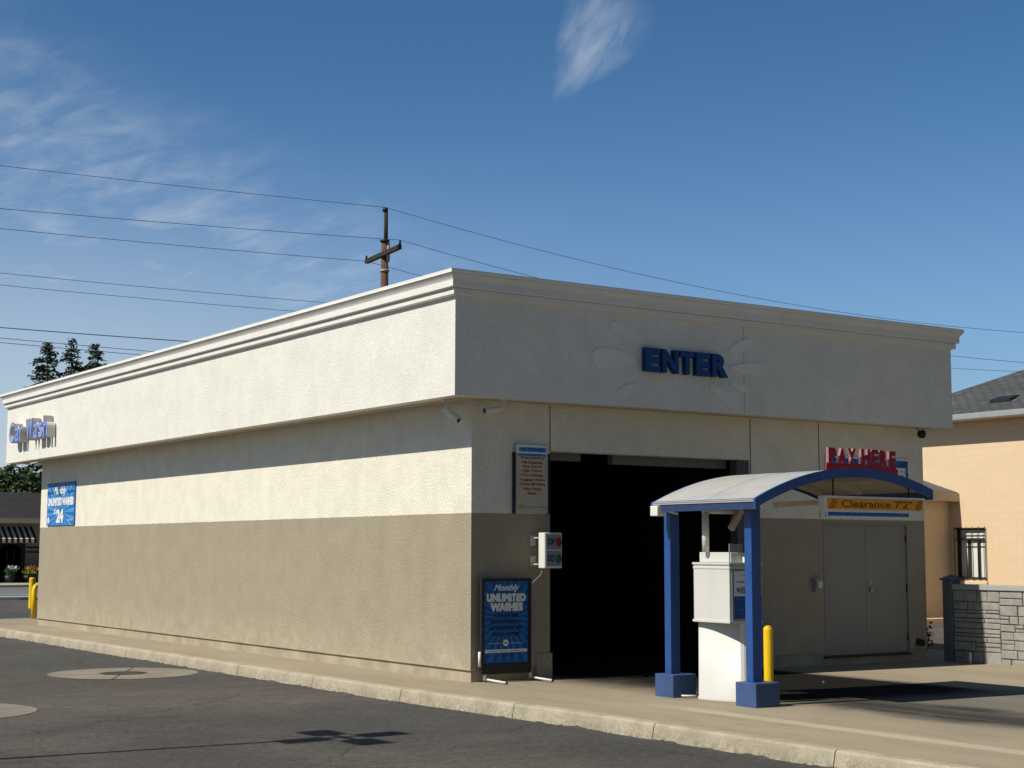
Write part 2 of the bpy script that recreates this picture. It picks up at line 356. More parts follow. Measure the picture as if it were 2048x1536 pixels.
def prism(bm, pts, mapf, d0, d1, mi=0):
    """pts 2D polygon, mapf(u,v,d)->3D, extruded between depth d0 and d1"""
    a = [bm.verts.new(mapf(p[0], p[1], d0)) for p in pts]; b_ = [bm.verts.new(mapf(p[0], p[1], d1)) for p in pts]
    n = len(pts)
    bm.faces.new(a).material_index = mi; bm.faces.new(b_[::-1]).material_index = mi
    for i in range(n): bm.faces.new((a[i], a[(i+1) % n], b_[(i+1) % n], b_[i])).material_index = mi
    return bm
# faces seen by the camera: 'front' faces -Y (u=+X, v=+Z, d outward=-Y); 'side' faces -X (u=-Y, v=+Z, d outward=-X)
def FR(x0, y, z0): return lambda a, b_, d: Vector((x0+a, y-d, z0+b_))
def SD(x, y0, z0): return lambda a, b_, d: Vector((x-d, y0-a, z0+b_))
_tc = {}
def glyphs(txt, bold=0., shear=0., align='CENTER', space=1.):
    k = (txt, bold, shear, align, space)
    if k in _tc: return _tc[k]
    cu = bpy.data.curves.new('t', 'FONT'); cu.body = txt; cu.size = 1; cu.offset = bold; cu.shear = shear; cu.align_x = align; cu.space_character = space; cu.space_line = 1.0; cu.resolution_u = 4
    to = bpy.data.objects.new('t', cu); C.objects.link(to); dg = bpy.context.evaluated_depsgraph_get(); dg.update()
    me = to.evaluated_get(dg).to_mesh(); vs = [v.co.xy.copy() for v in me.vertices]; fs = [tuple(p.vertices) for p in me.polygons]
    to.evaluated_get(dg).to_mesh_clear(); bpy.data.objects.remove(to); bpy.data.curves.remove(cu)
    _tc[k] = (vs, fs); return vs, fs
def text(bm, txt, mapf, u0, u1, v0, v1, d0, d1=None, bold=0., shear=0., mi=0, keep=False, bend=None, mi_side=None):
    vs, fs = glyphs(txt, bold, shear)
    if not vs: return bm
    a0 = min(v.x for v in vs); a1 = max(v.x for v in vs); b0 = min(v.y for v in vs); b1 = max(v.y for v in vs)
    sx = (u1-u0)/(a1-a0); sy = (v1-v0)/(b1-b0); cx = (u0+u1)/2
    if keep: sx = min(sx, sy); 
    P = [(cx+(v.x-(a0+a1)/2)*sx, v0+(v.y-b0)*sy) for v in vs]
    if bend: P = [(p[0], p[1]+bend(p[0])) for p in P]
    dt = d0 if d1 is None else d1
    top = [bm.verts.new(mapf(p[0], p[1], dt)) for p in P]
    ec = {}
    for fc in fs:
        try: q = bm.faces.new([top[i] for i in fc]); q.material_index = mi
        except ValueError: continue
        for i in range(len(fc)):
            e_ = (fc[i], fc[(i+1) % len(fc)]); ec.setdefault(tuple(sorted(e_)), []).append(e_)
    if d1 is not None:
        bot = [bm.verts.new(mapf(p[0], p[1], d0)) for p in P]
        for k, v in ec.items():
            if len(v) == 1:
                i, j = v[0]
                q = bm.faces.new((top[i], top[j], bot[j], bot[i])); q.material_index = mi if mi_side is None else mi_side
    return bm
def sunburst(bm, mapf, w, h_, cu, cv, d, n=22, mi=0, phase=0.):
    """alternate rays as thin slivers clipped to the panel rectangle"""
    def hit(a):
        dx, dy = math.cos(a), math.sin(a); t = 1e9
        if dx > 1e-6: t = min(t, (w-cu)/dx)
        if dx < -1e-6: t = min(t, -cu/dx)
        if dy > 1e-6: t = min(t, (h_-cv)/dy)
        if dy < -1e-6: t = min(t, -cv/dy)
        return (cu+dx*t, cv+dy*t)
    for i in range(n):
        a = 2*math.pi*(i+phase)/n; b_ = a+math.pi/n
        vs = [bm.verts.new(mapf(*p, d)) for p in ((cu, cv), hit(a), hit((a+b_)/2), hit(b_))]
        bm.faces.new(vs).material_index = mi
def sheet(bm, mapf, u0, u1, v0, v1, d, mi=0):
    bm.faces.new([bm.verts.new(mapf(*p, d)) for p in ((u0, v0), (u1, v0), (u1, v1), (u0, v1))]).material_index = mi
def disc(bm, mapf, u_, v_, ru, rv, d, n=24, mi=0):
    bm.faces.new([bm.verts.new(mapf(u_+ru*math.cos(2*math.pi*k/n), v_+rv*math.sin(2*math.pi*k/n), d)) for k in range(n)]).material_index = mi
def ringband(bm, mapf, u_, v_, r0, r1, d, n=28, mi=0):
    A = [[bm.verts.new(mapf(u_+q*math.cos(2*math.pi*k/n), v_+q*math.sin(2*math.pi*k/n), d)) for k in range(n)] for q in (r0, r1)]
    for k in range(n): bm.faces.new((A[0][k], A[0][(k+1) % n], A[1][(k+1) % n], A[1][k])).material_index = mi

GZ = -.17
# ---------------------------------------------------------------- ground
bm = B(); bm.faces.new([bm.verts.new(p) for p in ((-3000, -3000, GZ), (3000, -3000, GZ), (3000, 3000, GZ), (-3000, 3000, GZ))])
tag(obj('parking_lot', bm, 'asphalt'), 'dark weathered asphalt lot around the building', kind='structure')
bm = B(); bm.faces.new([bm.verts.new(p) for p in ((-150, 44.5, GZ+.004), (150, 44.5, GZ+.004), (150, 68-6, GZ+.004), (-150, 68-6, GZ+.004))])
tag(obj('road', bm, 'road'), kind='structure')
# kerbs of the street behind
bm = B()
for x0, x1, y0, y1 in ((-60, 80, 44.1, 44.5), (-60, 80, 61.6, 62.0)): box(bm, x0, x1, y0, y1, GZ-.05, GZ+.13, .02)
tag(obj('street_kerb', bm, 'cap'), kind='structure')
bm = B(); box(bm, -60, 80, 62.003, 66.8, GZ-.05, GZ+.12); tag(obj('pavement', bm, 'kerb'), kind='structure')
bm = B()
N_ = 20; pts = [(7.2+2.6*math.cos(2*math.pi*k/N_), 42.4+.7*math.sin(2*math.pi*k/N_)) for k in range(N_)]
prism(bm, pts, lambda a, b_, d: Vector((a, b_, d)), GZ-.05, GZ+.12)
tag(obj('traffic_island', bm, 'cap'), kind='structure')
# apron slab + kerb
def kx(y):                                           # kerb face line
    if y > 0: return -1.28
    if y > -4: return -1.28+.20*(-y/4)
    return -1.08
ys = [-30+2.44*i for i in range(0, 20)]
path = [(kx(y), y) for y in [-34, -20, -10, -4, -2, 0, 6, 12, 18.5]]
for k in range(1, 9):
    a = math.pi*(1-.5*k/8); path.append((1.2+2.48*math.cos(a), 18.5+4.0*math.sin(a)*1.0))
path += [(6, 22.5), (11.5, 22.5)]
INS = .14
inner = []
for i, p in enumerate(path):
    q0 = Vector(path[max(i-1, 0)]); q1 = Vector(path[min(i+1, len(path)-1)]); d = (q1-q0).normalized(); nrm = Vector((d.y, -d.x)); inner.append(Vector(p)+nrm*INS)
bm = B()
poly = [(p.x, p.y) for p in inner]+[(11.5, -34)]
bm.faces.new([bm.verts.new((p[0], p[1], -.006*max(p[0], 0))) for p in poly])
bmesh.ops.triangulate(bm, faces=bm.faces)
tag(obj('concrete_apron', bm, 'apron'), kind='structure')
# kerb as cast segments with open joints
bm = B()
fine = []
for i in range(len(path)-1):
    a = Vector(path[i]); b_ = Vector(path[i+1]); n = max(1, int((b_-a).length/.12))
    for k in range(n): fine.append(a+(b_-a)*k/n)
fine.append(Vector(path[-1]))
def kerb_prof(p, nrm, j):
    jj = j
    return [Vector((*(p-nrm*.045), GZ-.1)), Vector((*(p-nrm*.045), GZ+.0)), Vector((*(p-nrm*.014), -.022)), Vector((*(p-nrm*.004), -.006)), Vector((*(p+nrm*.012), .001)), Vector((*(p+nrm*INS), .001)), Vector((*(p+nrm*INS), -.2))]
acc = 0; seg = []
def flush(seg):
    if len(seg) < 2: return
    rs = [[bm.verts.new(v) for v in pr] for pr in seg]
    for i in range(len(rs)-1):
        for k in range(6): bm.faces.new((rs[i][k], rs[i][k+1], rs[i+1][k+1], rs[i+1][k]))
    bm.faces.new(rs[0]); bm.faces.new(rs[-1][::-1])
for i, p in enumerate(fine):
    q0 = fine[max(i-1, 0)]; q1 = fine[min(i+1, len(fine)-1)]; d = (q1-q0).normalized(); nrm = Vector((d.y, -d.x))
    seg.append(kerb_prof(p, nrm, random.uniform(-.001, .0015)))
    yy = p.y
    if i < len(fine)-1 and math.floor((yy+.3)/2.44) != math.floor((fine[i+1].y+.3)/2.44) and -20 < yy < 19:
        e_ = p+d*.0; seg[-1] = kerb_prof(p-d*.0, nrm, 0); flush(seg); seg = [kerb_prof(p+d*.012, nrm, 0)]
flush(seg)
ko = obj('kerb', bm, 'kerb'); tag(ko, kind='structure')
# ragged asphalt lip against the kerb
bm = B(); prev = None; hw_ = 0
for i, p in enumerate(fine):
    for s in range(3):
        if i+1 >= len(fine): break
        pp = p+(fine[i+1]-p)*s/3; d = (fine[i+1]-p).normalized(); nrm = Vector((d.y, -d.x))
        hw_ = hw_*.72+random.gauss(0, .006); hgt = max(0, hw_+.003)
        cur = [bm.verts.new((*(pp-nrm*.10), GZ+.001)), bm.verts.new((*(pp-nrm*(.049)), GZ+.006+hgt*.5)), bm.verts.new((*(pp-nrm*(.043-hgt*.15)), GZ+.008+hgt))]
        if prev:
            for k in range(2): bm.faces.new((prev[k], prev[k+1], cur[k+1], cur[k]))
        prev = cur
tag(obj('asphalt_edge', bm, 'asphalt'), kind='structure')
# apron joints
bm = B()
for y in (-10.5, -15.4):
    for k in range(30):
        x0 = -1.1+k*.4; bm.faces.new([bm.verts.new(q) for q in ((x0, y, .003-.006*max(x0, 0)), (x0+.4, y, .003-.006*max(x0+.4, 0)), (x0+.4, y+.012, .003-.006*max(x0+.4, 0)), (x0, y+.012, .003-.006*max(x0, 0)))]) if y < -1 else None
for x0 in (5.3,):
    bm.faces.new([bm.verts.new(q) for q in ((x0, -30, .003-.006*x0), (x0+.012, -30, .003-.006*x0), (x0+.012, -.7, .003-.006*x0), (x0, -.7, .003-.006*x0))])
tag(obj('apron_joints', bm, 'joint'), kind='structure')
# concrete rings around utility covers
def cover(cx, cy, label):
    t = thing('utility_cover', (cx, cy, GZ), label, 'utility cover', 'round utility covers set in the asphalt lot')
    fl = lambda a, b_, d: Vector((cx+a, cy+b_, GZ+d))
    bm = B(); ringband(bm, fl, 0, 0, .37, 1.14, .006, 48)
    h_ = obj('concrete_collar', bm, 'ring', t)
    bm = B(); disc(bm, fl, 0, 0, .37, .37, .005, 32); ringband(bm, fl, 0, 0, .27, .30, .012, 32)
    obj('lid', bm, 'coverdark', t)
    bm = B()
    for s in (1, -1):
        a = R(62); p = [(s*math.cos(a)*q, s*math.sin(a)*q) for q in (.37, 1.14)]
        o_ = .014
        bm.faces.new([bm.verts.new(fl(p[0][0]-o_, p[0][1], .009)), bm.verts.new(fl(p[0][0]+o_, p[0][1], .009)), bm.verts.new(fl(p[1][0]+o_, p[1][1], .009)), bm.verts.new(fl(p[1][0]-o_, p[1][1], .009))])
    obj('collar_joint', bm, 'coverdark', t)
M_['ring'] = mat('grey_cast_concrete', (.24, .215, .175), .92, .12, 3, 60, .3, col2=(.19, .17, .14), fine=.12)
M_['coverdark'] = mat('worn_cast_iron', (.055, .045, .04), .8, .2, 8, 60, .4)
cover(-2.6, 5.95, 'whole concrete ring with a dark centre, set in asphalt beside the long side wall')
cover(-6.50, 1.50, 'concrete ring cut off by the left picture edge, nearer the bottom of the photo')

# ---------------------------------------------------------------- car wash building
Lb, Wb = 18.79, 8.96
bld = thing('car_wash_building', (4.5, 9.4, 0), 'white and taupe stucco car wash with deep white fascia and dark open bay', 'building')
OPX0, OPX1, OPZ = 1.30, 5.06, 3.13
T = .22; ZL = .155
bm = B()
box(bm, 0, T, 0, Lb, ZL, 3.80)                                   # long side wall
obj('side_wall', bm, 'wall', bld)
bm = B(); box(bm, Wb-T, Wb, T, Lb-T, ZL, 3.80); obj('side_wall', bm, 'wall', bld)
bm = B(); box(bm, T, Wb, Lb-T, Lb, ZL, 3.80); obj('rear_wall', bm, 'wall', bld)
DX0, DX1, DZ0, DZ1 = 6.60, 8.55, .10, 2.20
bm = B()
box(bm, T, OPX0, 0, T, ZL, 3.80); box(bm, OPX0, OPX1, 0, T, OPZ, 3.80)
box(bm, OPX1, DX0, 0, T, ZL, 3.80); box(bm, DX0, DX1, 0, T, DZ1, 3.80); box(bm, DX1, Wb, 0, T, ZL, 3.80)
obj('front_wall', bm, 'wall', bld)
bm = B()
box(bm, .018, T, .018, Lb-.018, -.25, ZL-.002); box(bm, T+.001, OPX0, .018, T, -.25, ZL-.002)
box(bm, OPX1, DX0, .018, T, -.25, ZL-.002); box(bm, DX0+.001, DX1-.001, .018, T, -.25, DZ0-.002); box(bm, DX1, Wb-.018, .018, T, -.25, ZL-.002)
box(bm, T+.001, Wb-.018, Lb-T, Lb-.018, -.25, ZL-.002); box(bm, Wb-T, Wb-.018, T+.001, Lb-T-.001, -.25, ZL-.002)
obj('foundation', bm, 'found', bld)
# weep screed lip
bm = B(); box(bm, -.012, .001, -.012, Lb+.01, ZL-.004, ZL+.006)
box(bm, .002, OPX0-.01, -.012, -.001, ZL-.004, ZL+.006); box(bm, OPX1+.01, DX0-.05, -.012, -.001, ZL-.004, ZL+.006); obj('drip_screed', bm, 'found', bld)
# dark bay interior
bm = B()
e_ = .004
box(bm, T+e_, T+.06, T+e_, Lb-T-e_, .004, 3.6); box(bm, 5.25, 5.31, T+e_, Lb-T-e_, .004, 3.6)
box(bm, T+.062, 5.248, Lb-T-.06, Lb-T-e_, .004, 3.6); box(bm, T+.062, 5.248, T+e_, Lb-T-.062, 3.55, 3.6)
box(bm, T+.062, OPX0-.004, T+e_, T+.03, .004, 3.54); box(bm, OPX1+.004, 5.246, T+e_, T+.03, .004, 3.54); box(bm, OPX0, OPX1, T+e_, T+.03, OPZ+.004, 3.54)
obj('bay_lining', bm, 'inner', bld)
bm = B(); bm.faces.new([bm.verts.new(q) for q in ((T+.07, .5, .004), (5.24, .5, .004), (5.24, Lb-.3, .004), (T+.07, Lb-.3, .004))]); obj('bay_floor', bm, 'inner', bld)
# rolled-up door housing behind the lintel, in two lengths
M_['jambdark'] = mat('dark_jamb_steel', (.09, .09, .088), .6, .1, 3, 30, .05)
M_['header'] = mat('dark_grey_header', (.16, .16, .15), .6, .1, 3, 30, .05)
for x0, x1, z0 in ((OPX0+.004, 2.02, 3.02), (2.60, OPX1-.25, 3.00)):
    bm = B(); box(bm, x0, x1, T+.031, T+.16, z0, OPZ+.1, .006); obj('door_header', bm, 'header', bld)
bm = B(); box(bm, OPX1-.24, OPX1-.004, .03, T-.03, 0.0, OPZ-.005, .004); obj('jamb_guard', bm, 'jambdark', bld)
# corner buttress at the foot of the left pier
bm = B(); box(bm, OPX0-.24, OPX0+.03, -.018, T+.02, -.02, .34, .006); obj('jamb_guard', bm, 'wall', bld)

FX0, FX1, FY0, FY1 = -.59, 9.13, -.51, 19.69
FZ, TOP = 3.77, 5.42
def loft(bm, prof, closed=True):
    rs = []
    for d, z in prof: rs.append([bm.verts.new(q) for q in ((FX0-d, FY0-d, z), (FX1+d, FY0-d, z), (FX1+d, FY1+d, z), (FX0-d, FY1+d, z))])
    for i in range(len(rs)-1 if not closed else len(rs)):
        a, b_ = rs[i], rs[(i+1) % len(rs)]
        for k in range(4): bm.faces.new((a[k], a[(k+1) % 4], b_[(k+1) % 4], b_[k]))
    return bm
bm = B(); loft(bm, [(0, FZ), (0, 5.30), (-.2, 5.30), (-.2, FZ+.002), (-.03, FZ)]); obj('fascia', bm, 'fascia', bld)
bm = B()
loft(bm, [(.002, 5.085), (.052, 5.092), (.062, 5.104), (.062, 5.178), (.002, 5.178)])
loft(bm, [(.002, 5.181), (.092, 5.186), (.104, 5.198), (.104, 5.285), (.110, 5.30), (.125, 5.325), (.15, 5.355), (.15, 5.367), (.002, 5.367)])
obj('cornice', bm, 'trim', bld)
bm = B(); loft(bm, [(.150, 5.369), (.164, 5.369), (.164, 5.376), (.158, 5.378), (.158, TOP), (-.22, TOP-.01), (-.22, 5.369)]); obj('coping', bm, 'trim', bld)
bm = B()
zq = FZ+.012
for x0, x1, y0, y1 in ((FX0+.2, -.002, FY0+.2, FY1-.2), (Wb+.002, FX1-.04, FY0+.2, FY1-.2), (-.001, Wb+.001, FY0+.2, -.002), (-.001, Wb+.001, Lb+.002, FY1-.2)):
    box(bm, min(x0, x1), max(x0, x1), y0, y1, zq, zq+.05)
obj('soffit', bm, 'soffit', bld)
bm = B(); box(bm, FX0+.22, FX1-.22, FY0+.22, FY1-.22, 4.95, 5.0); obj('roof', bm, 'cap', bld)
for x in (1.30, 5.075, 6.54):
    bm = B(); box(bm, x-.006, x+.006, -.006, -.001, (OPZ if x < 5.07 else (2.26 if x > 6 else ZL+.02)) + .004, FZ); obj('control_joint', bm, 'joint', bld)
bm = B(); box(bm, 4.50-.004, 4.50+.004, FY0-.005, FY0-.001, FZ+.01, 5.08); obj('control_joint', bm, 'fjoint', bld)
M_J = 0
# splash shaped relief round the ENTER letters
def petal(cx, cz, ang, l0, l1, w, n=14):
    P = []
    for k in range(n+1):
        t = k/n; q = l0+(l1-l0)*t; ww = w*(.30+.70*math.sin(min(t/.72, 1)*math.pi/2))*math.sqrt(max(0, 1-max(0, (t-.72)/.28)**2)); P.append((q, ww))
    pts = [(q, a) for q, a in P]+[(q, -a) for q, a in P[::-1][1:]]
    ca, sa = math.cos(R(ang)), math.sin(R(ang))
    return [(cx+q*ca-a*sa, cz+q*sa+a*ca) for q, a in pts]
bm = B(); mf = FR(0, FY0, 0)
cxs, czs = 3.28, 4.43
for i, (ang, l0, l1, w) in enumerate(((180, .85, 1.64, .15), (159, .85, 1.40, .085), (203, .85, 1.28, .07), (17, .95, 1.46, .085), (1, .95, 1.66, .10), (-27, .60, 1.27, .11), (-13, .95, 1.30, .06))):
    prism(bm, petal(cxs, czs, ang, l0, l1, w), mf, .001, .017+.0005*i)
obj('splash_relief', bm, 'relief', bld)
# double service door
for i, (x0, x1) in enumerate(((DX0+.03, (DX0+DX1)/2-.003), ((DX0+DX1)/2+.003, DX1-.03))):
    bm = B(); box(bm, x0, x1, .03, .075, DZ0+.01, DZ1-.035, .003); d_ = obj('door', bm, 'doorp', bld)
    for z in (.35, 1.15, 1.95):
        bm = B(); xx = DX0+.03 if i == 0 else DX1-.03; tube(bm, [(xx, .02, z-.06), (xx, .02, z+.06)], .012, 8); obj('hinge', bm, 'dmetal', d_)
    if i == 1:
        bm = B(); xx = x0+.09
        tube(bm, [(xx, .028, 1.12), (xx, -.02, 1.12)], .03, 12); tube(bm, [(xx, -.02, 1.12), (xx+.12, -.03, 1.125)], .011, 8); tube(bm, [(xx, .03, 1.24), (xx, .01, 1.24)], .022, 12); obj('handle', bm, 'metal', d_)
bm = B(); box(bm, DX0, DX0+.028, -.008, T-.01, DZ0, DZ1-.034); box(bm, DX1-.028, DX1, -.008, T-.01, DZ0, DZ1-.034); box(bm, DX0, DX1, -.008, T-.01, DZ1-.033, DZ1-.001); box(bm, DX0+.03, DX1-.03, .076, T-.01, DZ0, DZ1-.034)
obj('door_frame', bm, 'doorp', bld)
bm = B(); box(bm, DX0-.02, DX1+.02, -.03, .017, DZ0-.03, DZ0-.004, .004); obj('threshold', bm, 'dmetal', bld)

# small wall fittings
t = thing('wall_switch_box', (6.42, -.04, 1.12), 'small grey metal disconnect box on the dark front wall left of the double door', 'electrical box')
bm = B(); box(bm, 6.34, 6.50, -.085, -.002, 1.11, 1.32, .008); obj('box_body', bm, 'doorp', t)
bm = B(); box(bm, 6.37, 6.47, -.10, -.086, 1.17, 1.28, .004); obj('cover', bm, 'metal', t)
t = thing('wall_spigot', (8.75, -.02, .22), 'round dark pipe outlet low on the front wall right of the double door', 'pipe outlet')
bm = B(); tube(bm, [(8.75, -.003, .26), (8.75, -.09, .25)], .055, 14); obj('pipe', bm, 'dmetal', t)
bm = B(); ringband(bm, FR(8.75, 0, .26), 0, 0, .056, .09, .004, 20); obj('flange', bm, 'metal', t)

# ---------------------------------------------------------------- lettering on the fascia
def letters_sign(name, label, cat, string, mapf, base, u0, u1, v0, v1, d0, d1, face, side, bold=.0, shear=0, edge=None, tops=None, wid=None):
    t = thing(name, base, label, cat)
    ws = wid or [1]*len(string); tot = sum(ws); gap = .0
    x = u0
    for ch, w in zip(string, ws):
        ww = (u1-u0)*w/tot
        if ch != ' ':
            low = ch in 'aers' ; vt = v0+(v1-v0)*(.76 if low else 1)
            g_ = ww*.055; bm = B()
            text(bm, ch, mapf, x+g_, x+ww-g_, v0, vt, d0, d1, bold, shear, mi=0, mi_side=1)
            if edge:
                o_ = obj('letter', bm, [edge, side], t)
                bm = B(); text(bm, ch, mapf, x+g_*2.0, x+ww-g_*2.0, v0+.02, vt-.02, d1+.002, None, max(bold-.03, 0), shear); obj('letter_face', bm, face, o_)
            else: obj('letter', bm, [face, side], t)
        x += ww
    return t
letters_sign('enter_sign', 'blue channel letters reading ENTER on the white front fascia over the bay', 'sign', 'ENTER', FR(0, FY0, 0), (3.32, FY0-.05, 4.28), 2.52, 4.12, 4.285, 4.625, .02, .10, 'enter', 'enterside', .05, wid=[1, 1.1, .95, .98, 1.12])
letters_sign('car_wash_sign', 'periwinkle channel letters reading Car Wash at the far end of the side fascia', 'sign', 'Car Wash', SD(FX0, 0, 0), (FX0-.1, 17.4, 4.18), -18.85, -15.95, 4.19, 4.67, .02, .20, 'cwface', 'return', .02, edge='cwedge', wid=[1.25, 1, .75, .55, 1.6, 1, .95, 1])

# ---------------------------------------------------------------- wall posters and signs
def starpanel(parent, mapf, w, h_, n=26, cu=None, cv=None):
    bm = B(); sunburst(bm, mapf, w, h_, cu or w/2, cv or h_*.45, .001, n, 0); return bm
# banner on the side wall: $24
ybl = 18.22; w = 1.93; hh = .97
t = thing('wash_price_banner', (-.02, 17.25, 2.28), 'blue sunburst banner with $24 on the long side wall by its far corner', 'banner')
mf = SD(-.03, ybl, 2.285)
bm = B(); box(bm, -.03, -.002, ybl-w, ybl, 2.285, 2.285+hh, .003); obj('panel', bm, 'signblue', t)
bm = B(); sunburst(bm, mf, w, hh, w/2, hh*.3, .002, 30); obj('sunburst', bm, 'signlight', t)
bm = B(); sheet(bm, mf, 0, w, hh*.90, hh, .003, 0); sheet(bm, mf, 0, w*.28, hh*.74, hh*.80, .003, 0); sheet(bm, mf, w*.74, w, hh*.74, hh*.80, .003, 0); obj('dark_band', bm, 'signdark', t)
bm = B()
text(bm, 'Monthly', mf, w*.26, w*.70, hh*.68, hh*.90, .006, None, .03, .35)
text(bm, 'UNLIMITED WASHES', mf, w*.03, w*.97, hh*.46, hh*.65, .006, None, .07)
text(bm, '24', mf, w*.36, w*.62, hh*.06, hh*.38, .006, None, .06); text(bm, '$', mf, w*.27, w*.34, hh*.20, hh*.39, .006, None, .04)
disc(bm, mf, w*.07, hh*.13, .07, .07, .006); text(bm, 'lube & wash', mf, w*.78, w*.95, hh*.10, hh*.15, .006)
text(bm, 'FROM', mf, w*.30, w*.36, hh*.40, hh*.43, .006)
obj('lettering', bm, 'signwhite', t)
# banner on the front wall
t = thing('wash_club_banner', (7.6, -.02, 2.3), 'wide blue banner above the double door, mostly hidden behind the blue canopy and clearance sign', 'banner')
mf = FR(6.66, -.03, 2.275)
bm = B(); box(bm, 6.66, 8.59, -.03, -.002, 2.275, 3.26, .003); obj('panel', bm, 'signwhite', t)
bm = B(); sheet(bm, mf, .03, 1.90, .03, .955, .001); obj('blue_field', bm, 'signblue', t)
bm = B(); sunburst(bm, FR(6.69, -.03, 2.34), 1.87, .89, .93, .40, .002, 30); obj('sunburst', bm, 'signdark', t)
bm = B(); text(bm, 'UNLIMITED WASHES', mf, .05, 1.84, .64, .84, .006, None, .07)
text(bm, 'Monthly', mf, .6, 1.3, .40, .60, .006, None, .03, .35); obj('lettering', bm, 'signwhite', t)

# service warning sign on the left pier
t = thing('vehicle_warning_sign', (.96, -.03, 2.27), 'tall narrow framed warning sign with red list on the front pier between corner and bay', 'sign')
x0, x1, z0, z1 = .69, 1.23, 2.26, 3.21; w = x1-x0; hh = z1-z0
mf = FR(x0, -.05, z0)
bm = B(); box(bm, x0, x1, -.05, -.004, z0, z1, .003); obj('panel', bm, 'paper', t)
bm = B(); box(bm, x0-.03, x0-.002, -.058, -.004, z0-.01, z1-.12, .003); obj('frame_rail', bm, 'black', t)
bm = B(); box(bm, x1+.002, x1+.03, -.058, -.004, z0-.01, z1-.12, .003); obj('frame_rail', bm, 'black', t)
bm = B(); sheet(bm, mf, .01, w-.01, hh*.86, hh*.985, .001); obj('title_panel', bm, 'signwhite', t)
bm = B(); sheet(bm, mf, .05, w-.03, hh*.885, hh*.955, .002); sheet(bm, mf, .03, w-.03, hh*.825, hh*.862, .002); obj('title_bar', bm, 'signlight', t)
bm = B()
text(bm, 'NOT RESPONSIBLE', mf, .08, w-.06, hh*.90, hh*.94, .004, None, .01); text(bm, 'FOR ANY DAMAGE TO', mf, .06, w-.06, hh*.832, hh*.856, .004)
obj('title_lettering', bm, 'signink', t)
bm = B()
for i, s in enumerate(('•Road Spoilers', '•All Antennas', '•Bug Guards', '•Light Covers', '•Prior Damage', '•Luggage Racks', '•Loose Molding', '•New Stock', 'Items')):
    v = hh*(.785-.064*i); ww = {0: .40, 1: .36, 2: .33, 3: .35, 4: .38, 5: .44, 6: .44, 7: .32, 8: .15}[i]
    text(bm, s, mf, w/2-ww/2, w/2+ww/2, v-.008, v+.036, .003, None, .025, .1)
obj('lettering', bm, 'rust', t)
bm = B(); text(bm, 'so', mf, .05, .15, hh*.05, hh*.12, .003, None, .04, .4); obj('logo', bm, 'flowery', t)
bm = B(); text(bm, 'lube & wash', mf, .17, w-.04, hh*.07, hh*.105, .003, None, .01); obj('footer_lettering', bm, 'signlight', t)

# stop / go light box on its two wall brackets
t = thing('signal_light_box', (1.13, -.2, 1.5), 'white stop and go signal box bracketed off the wall beside the bay', 'signal light')
bm = B(); box(bm, .985, 1.275, -.32, -.17, 1.505, 1.99, .012); obj('housing', bm, 'whitep', t)
mf = FR(.985, -.322, 1.505)
for nm, v0, le, gl in (('stop_panel', .255, 'red', 'STOP'), ('go_panel', .03, 'green', 'GO')):
    bm = B(); prism(bm, [(.02, v0), (.27, v0), (.27, v0+.205), (.02, v0+.205)], mf, .0, .006); p_ = obj(nm, bm, 'grey', t)
    bm = B(); P = [(.225+.045*math.cos(a*math.pi/10), v0+.10+.06*math.sin(a*math.pi/10)) for a in range(20)]; prism(bm, P, mf, .006, .02); obj('lens', bm, le, p_)
    bm = B(); text(bm, gl, mf, .04, .155, v0+.06, v0+.15, .010, None, .03, .3); obj('lettering', bm, 'signink', p_)
for z in (1.60, 1.88):
    bm = B(); box(bm, .965, 1.05, -.012, -.002, z-.07, z+.07, .002); box(bm, .975, 1.04, -.168, -.013, z+.04*(1 if z > 1.7 else -1)-.006, z+.04*(1 if z > 1.7 else -1)+.006); obj('bracket', bm, 'whitep', t)
bm = B(); tube(bm, [(1.03, -.2, 1.503), (1.02, -.19, 1.42), (.97, -.08, 1.32), (.955, -.03, 1.2), (.955, -.02, .4)], .009, 6); obj('cable', bm, 'grey', t)

# standing poster frame
t = thing('standing_poster_frame', (.52, -.1, 0), 'dark standing frame on white tube feet with the blue unlimited washes poster', 'poster stand')
x0, x1, z0, z1 = .09, .90, .10, 1.375; yy = -.10
bm = B()
box(bm, x0, x0+.045, yy-.03, yy+.03, z0, z1, .006); box(bm, x1-.045, x1, yy-.03, yy+.03, z0, z1, .006)
box(bm, x0+.046, x1-.046, yy-.03, yy+.03, z1-.045, z1, .006); box(bm, x0+.046, x1-.046, yy-.03, yy+.03, z0, z0+.14, .006); obj('frame', bm, 'dmetal', t)
bm = B(); box(bm, x0+.047, x1-.047, yy-.012, yy+.02, z0+.142, z1-.047); po = obj('poster', bm, 'signblue', t)
w = x1-x0-.10; mf = FR(x0+.05, yy-.0125, z0+.16); hh = z1-z0-.22
bm = B(); sunburst(bm, mf, w, hh, w/2, hh*.55, .001, 26); obj('sunburst', bm, 'signdark', po)
bm = B()
text(bm, 'Monthly', mf, w*.22, w*.80, hh*.875, hh*.975, .004, None, .03, .35)
text(bm, 'UNLIMITED', mf, w*.05, w*.95, hh*.755, hh*.86, .004, None, .085); text(bm, 'WASHES', mf, w*.13, w*.88, hh*.635, hh*.745, .004, None, .085)
text(bm, 'all locations of', mf, w*.10, w*.38, hh*.225, hh*.240, .004); text(bm, 'lube & wash', mf, w*.60, w*.88, hh*.225, hh*.240, .004)
disc(bm, mf, w*.49, hh*.235, .045, .045, .004); sheet(bm, mf, w*.02, w*.98, hh*.115, hh*.155, .0035); obj('lettering', bm, 'signwhite', po)
bm = B()
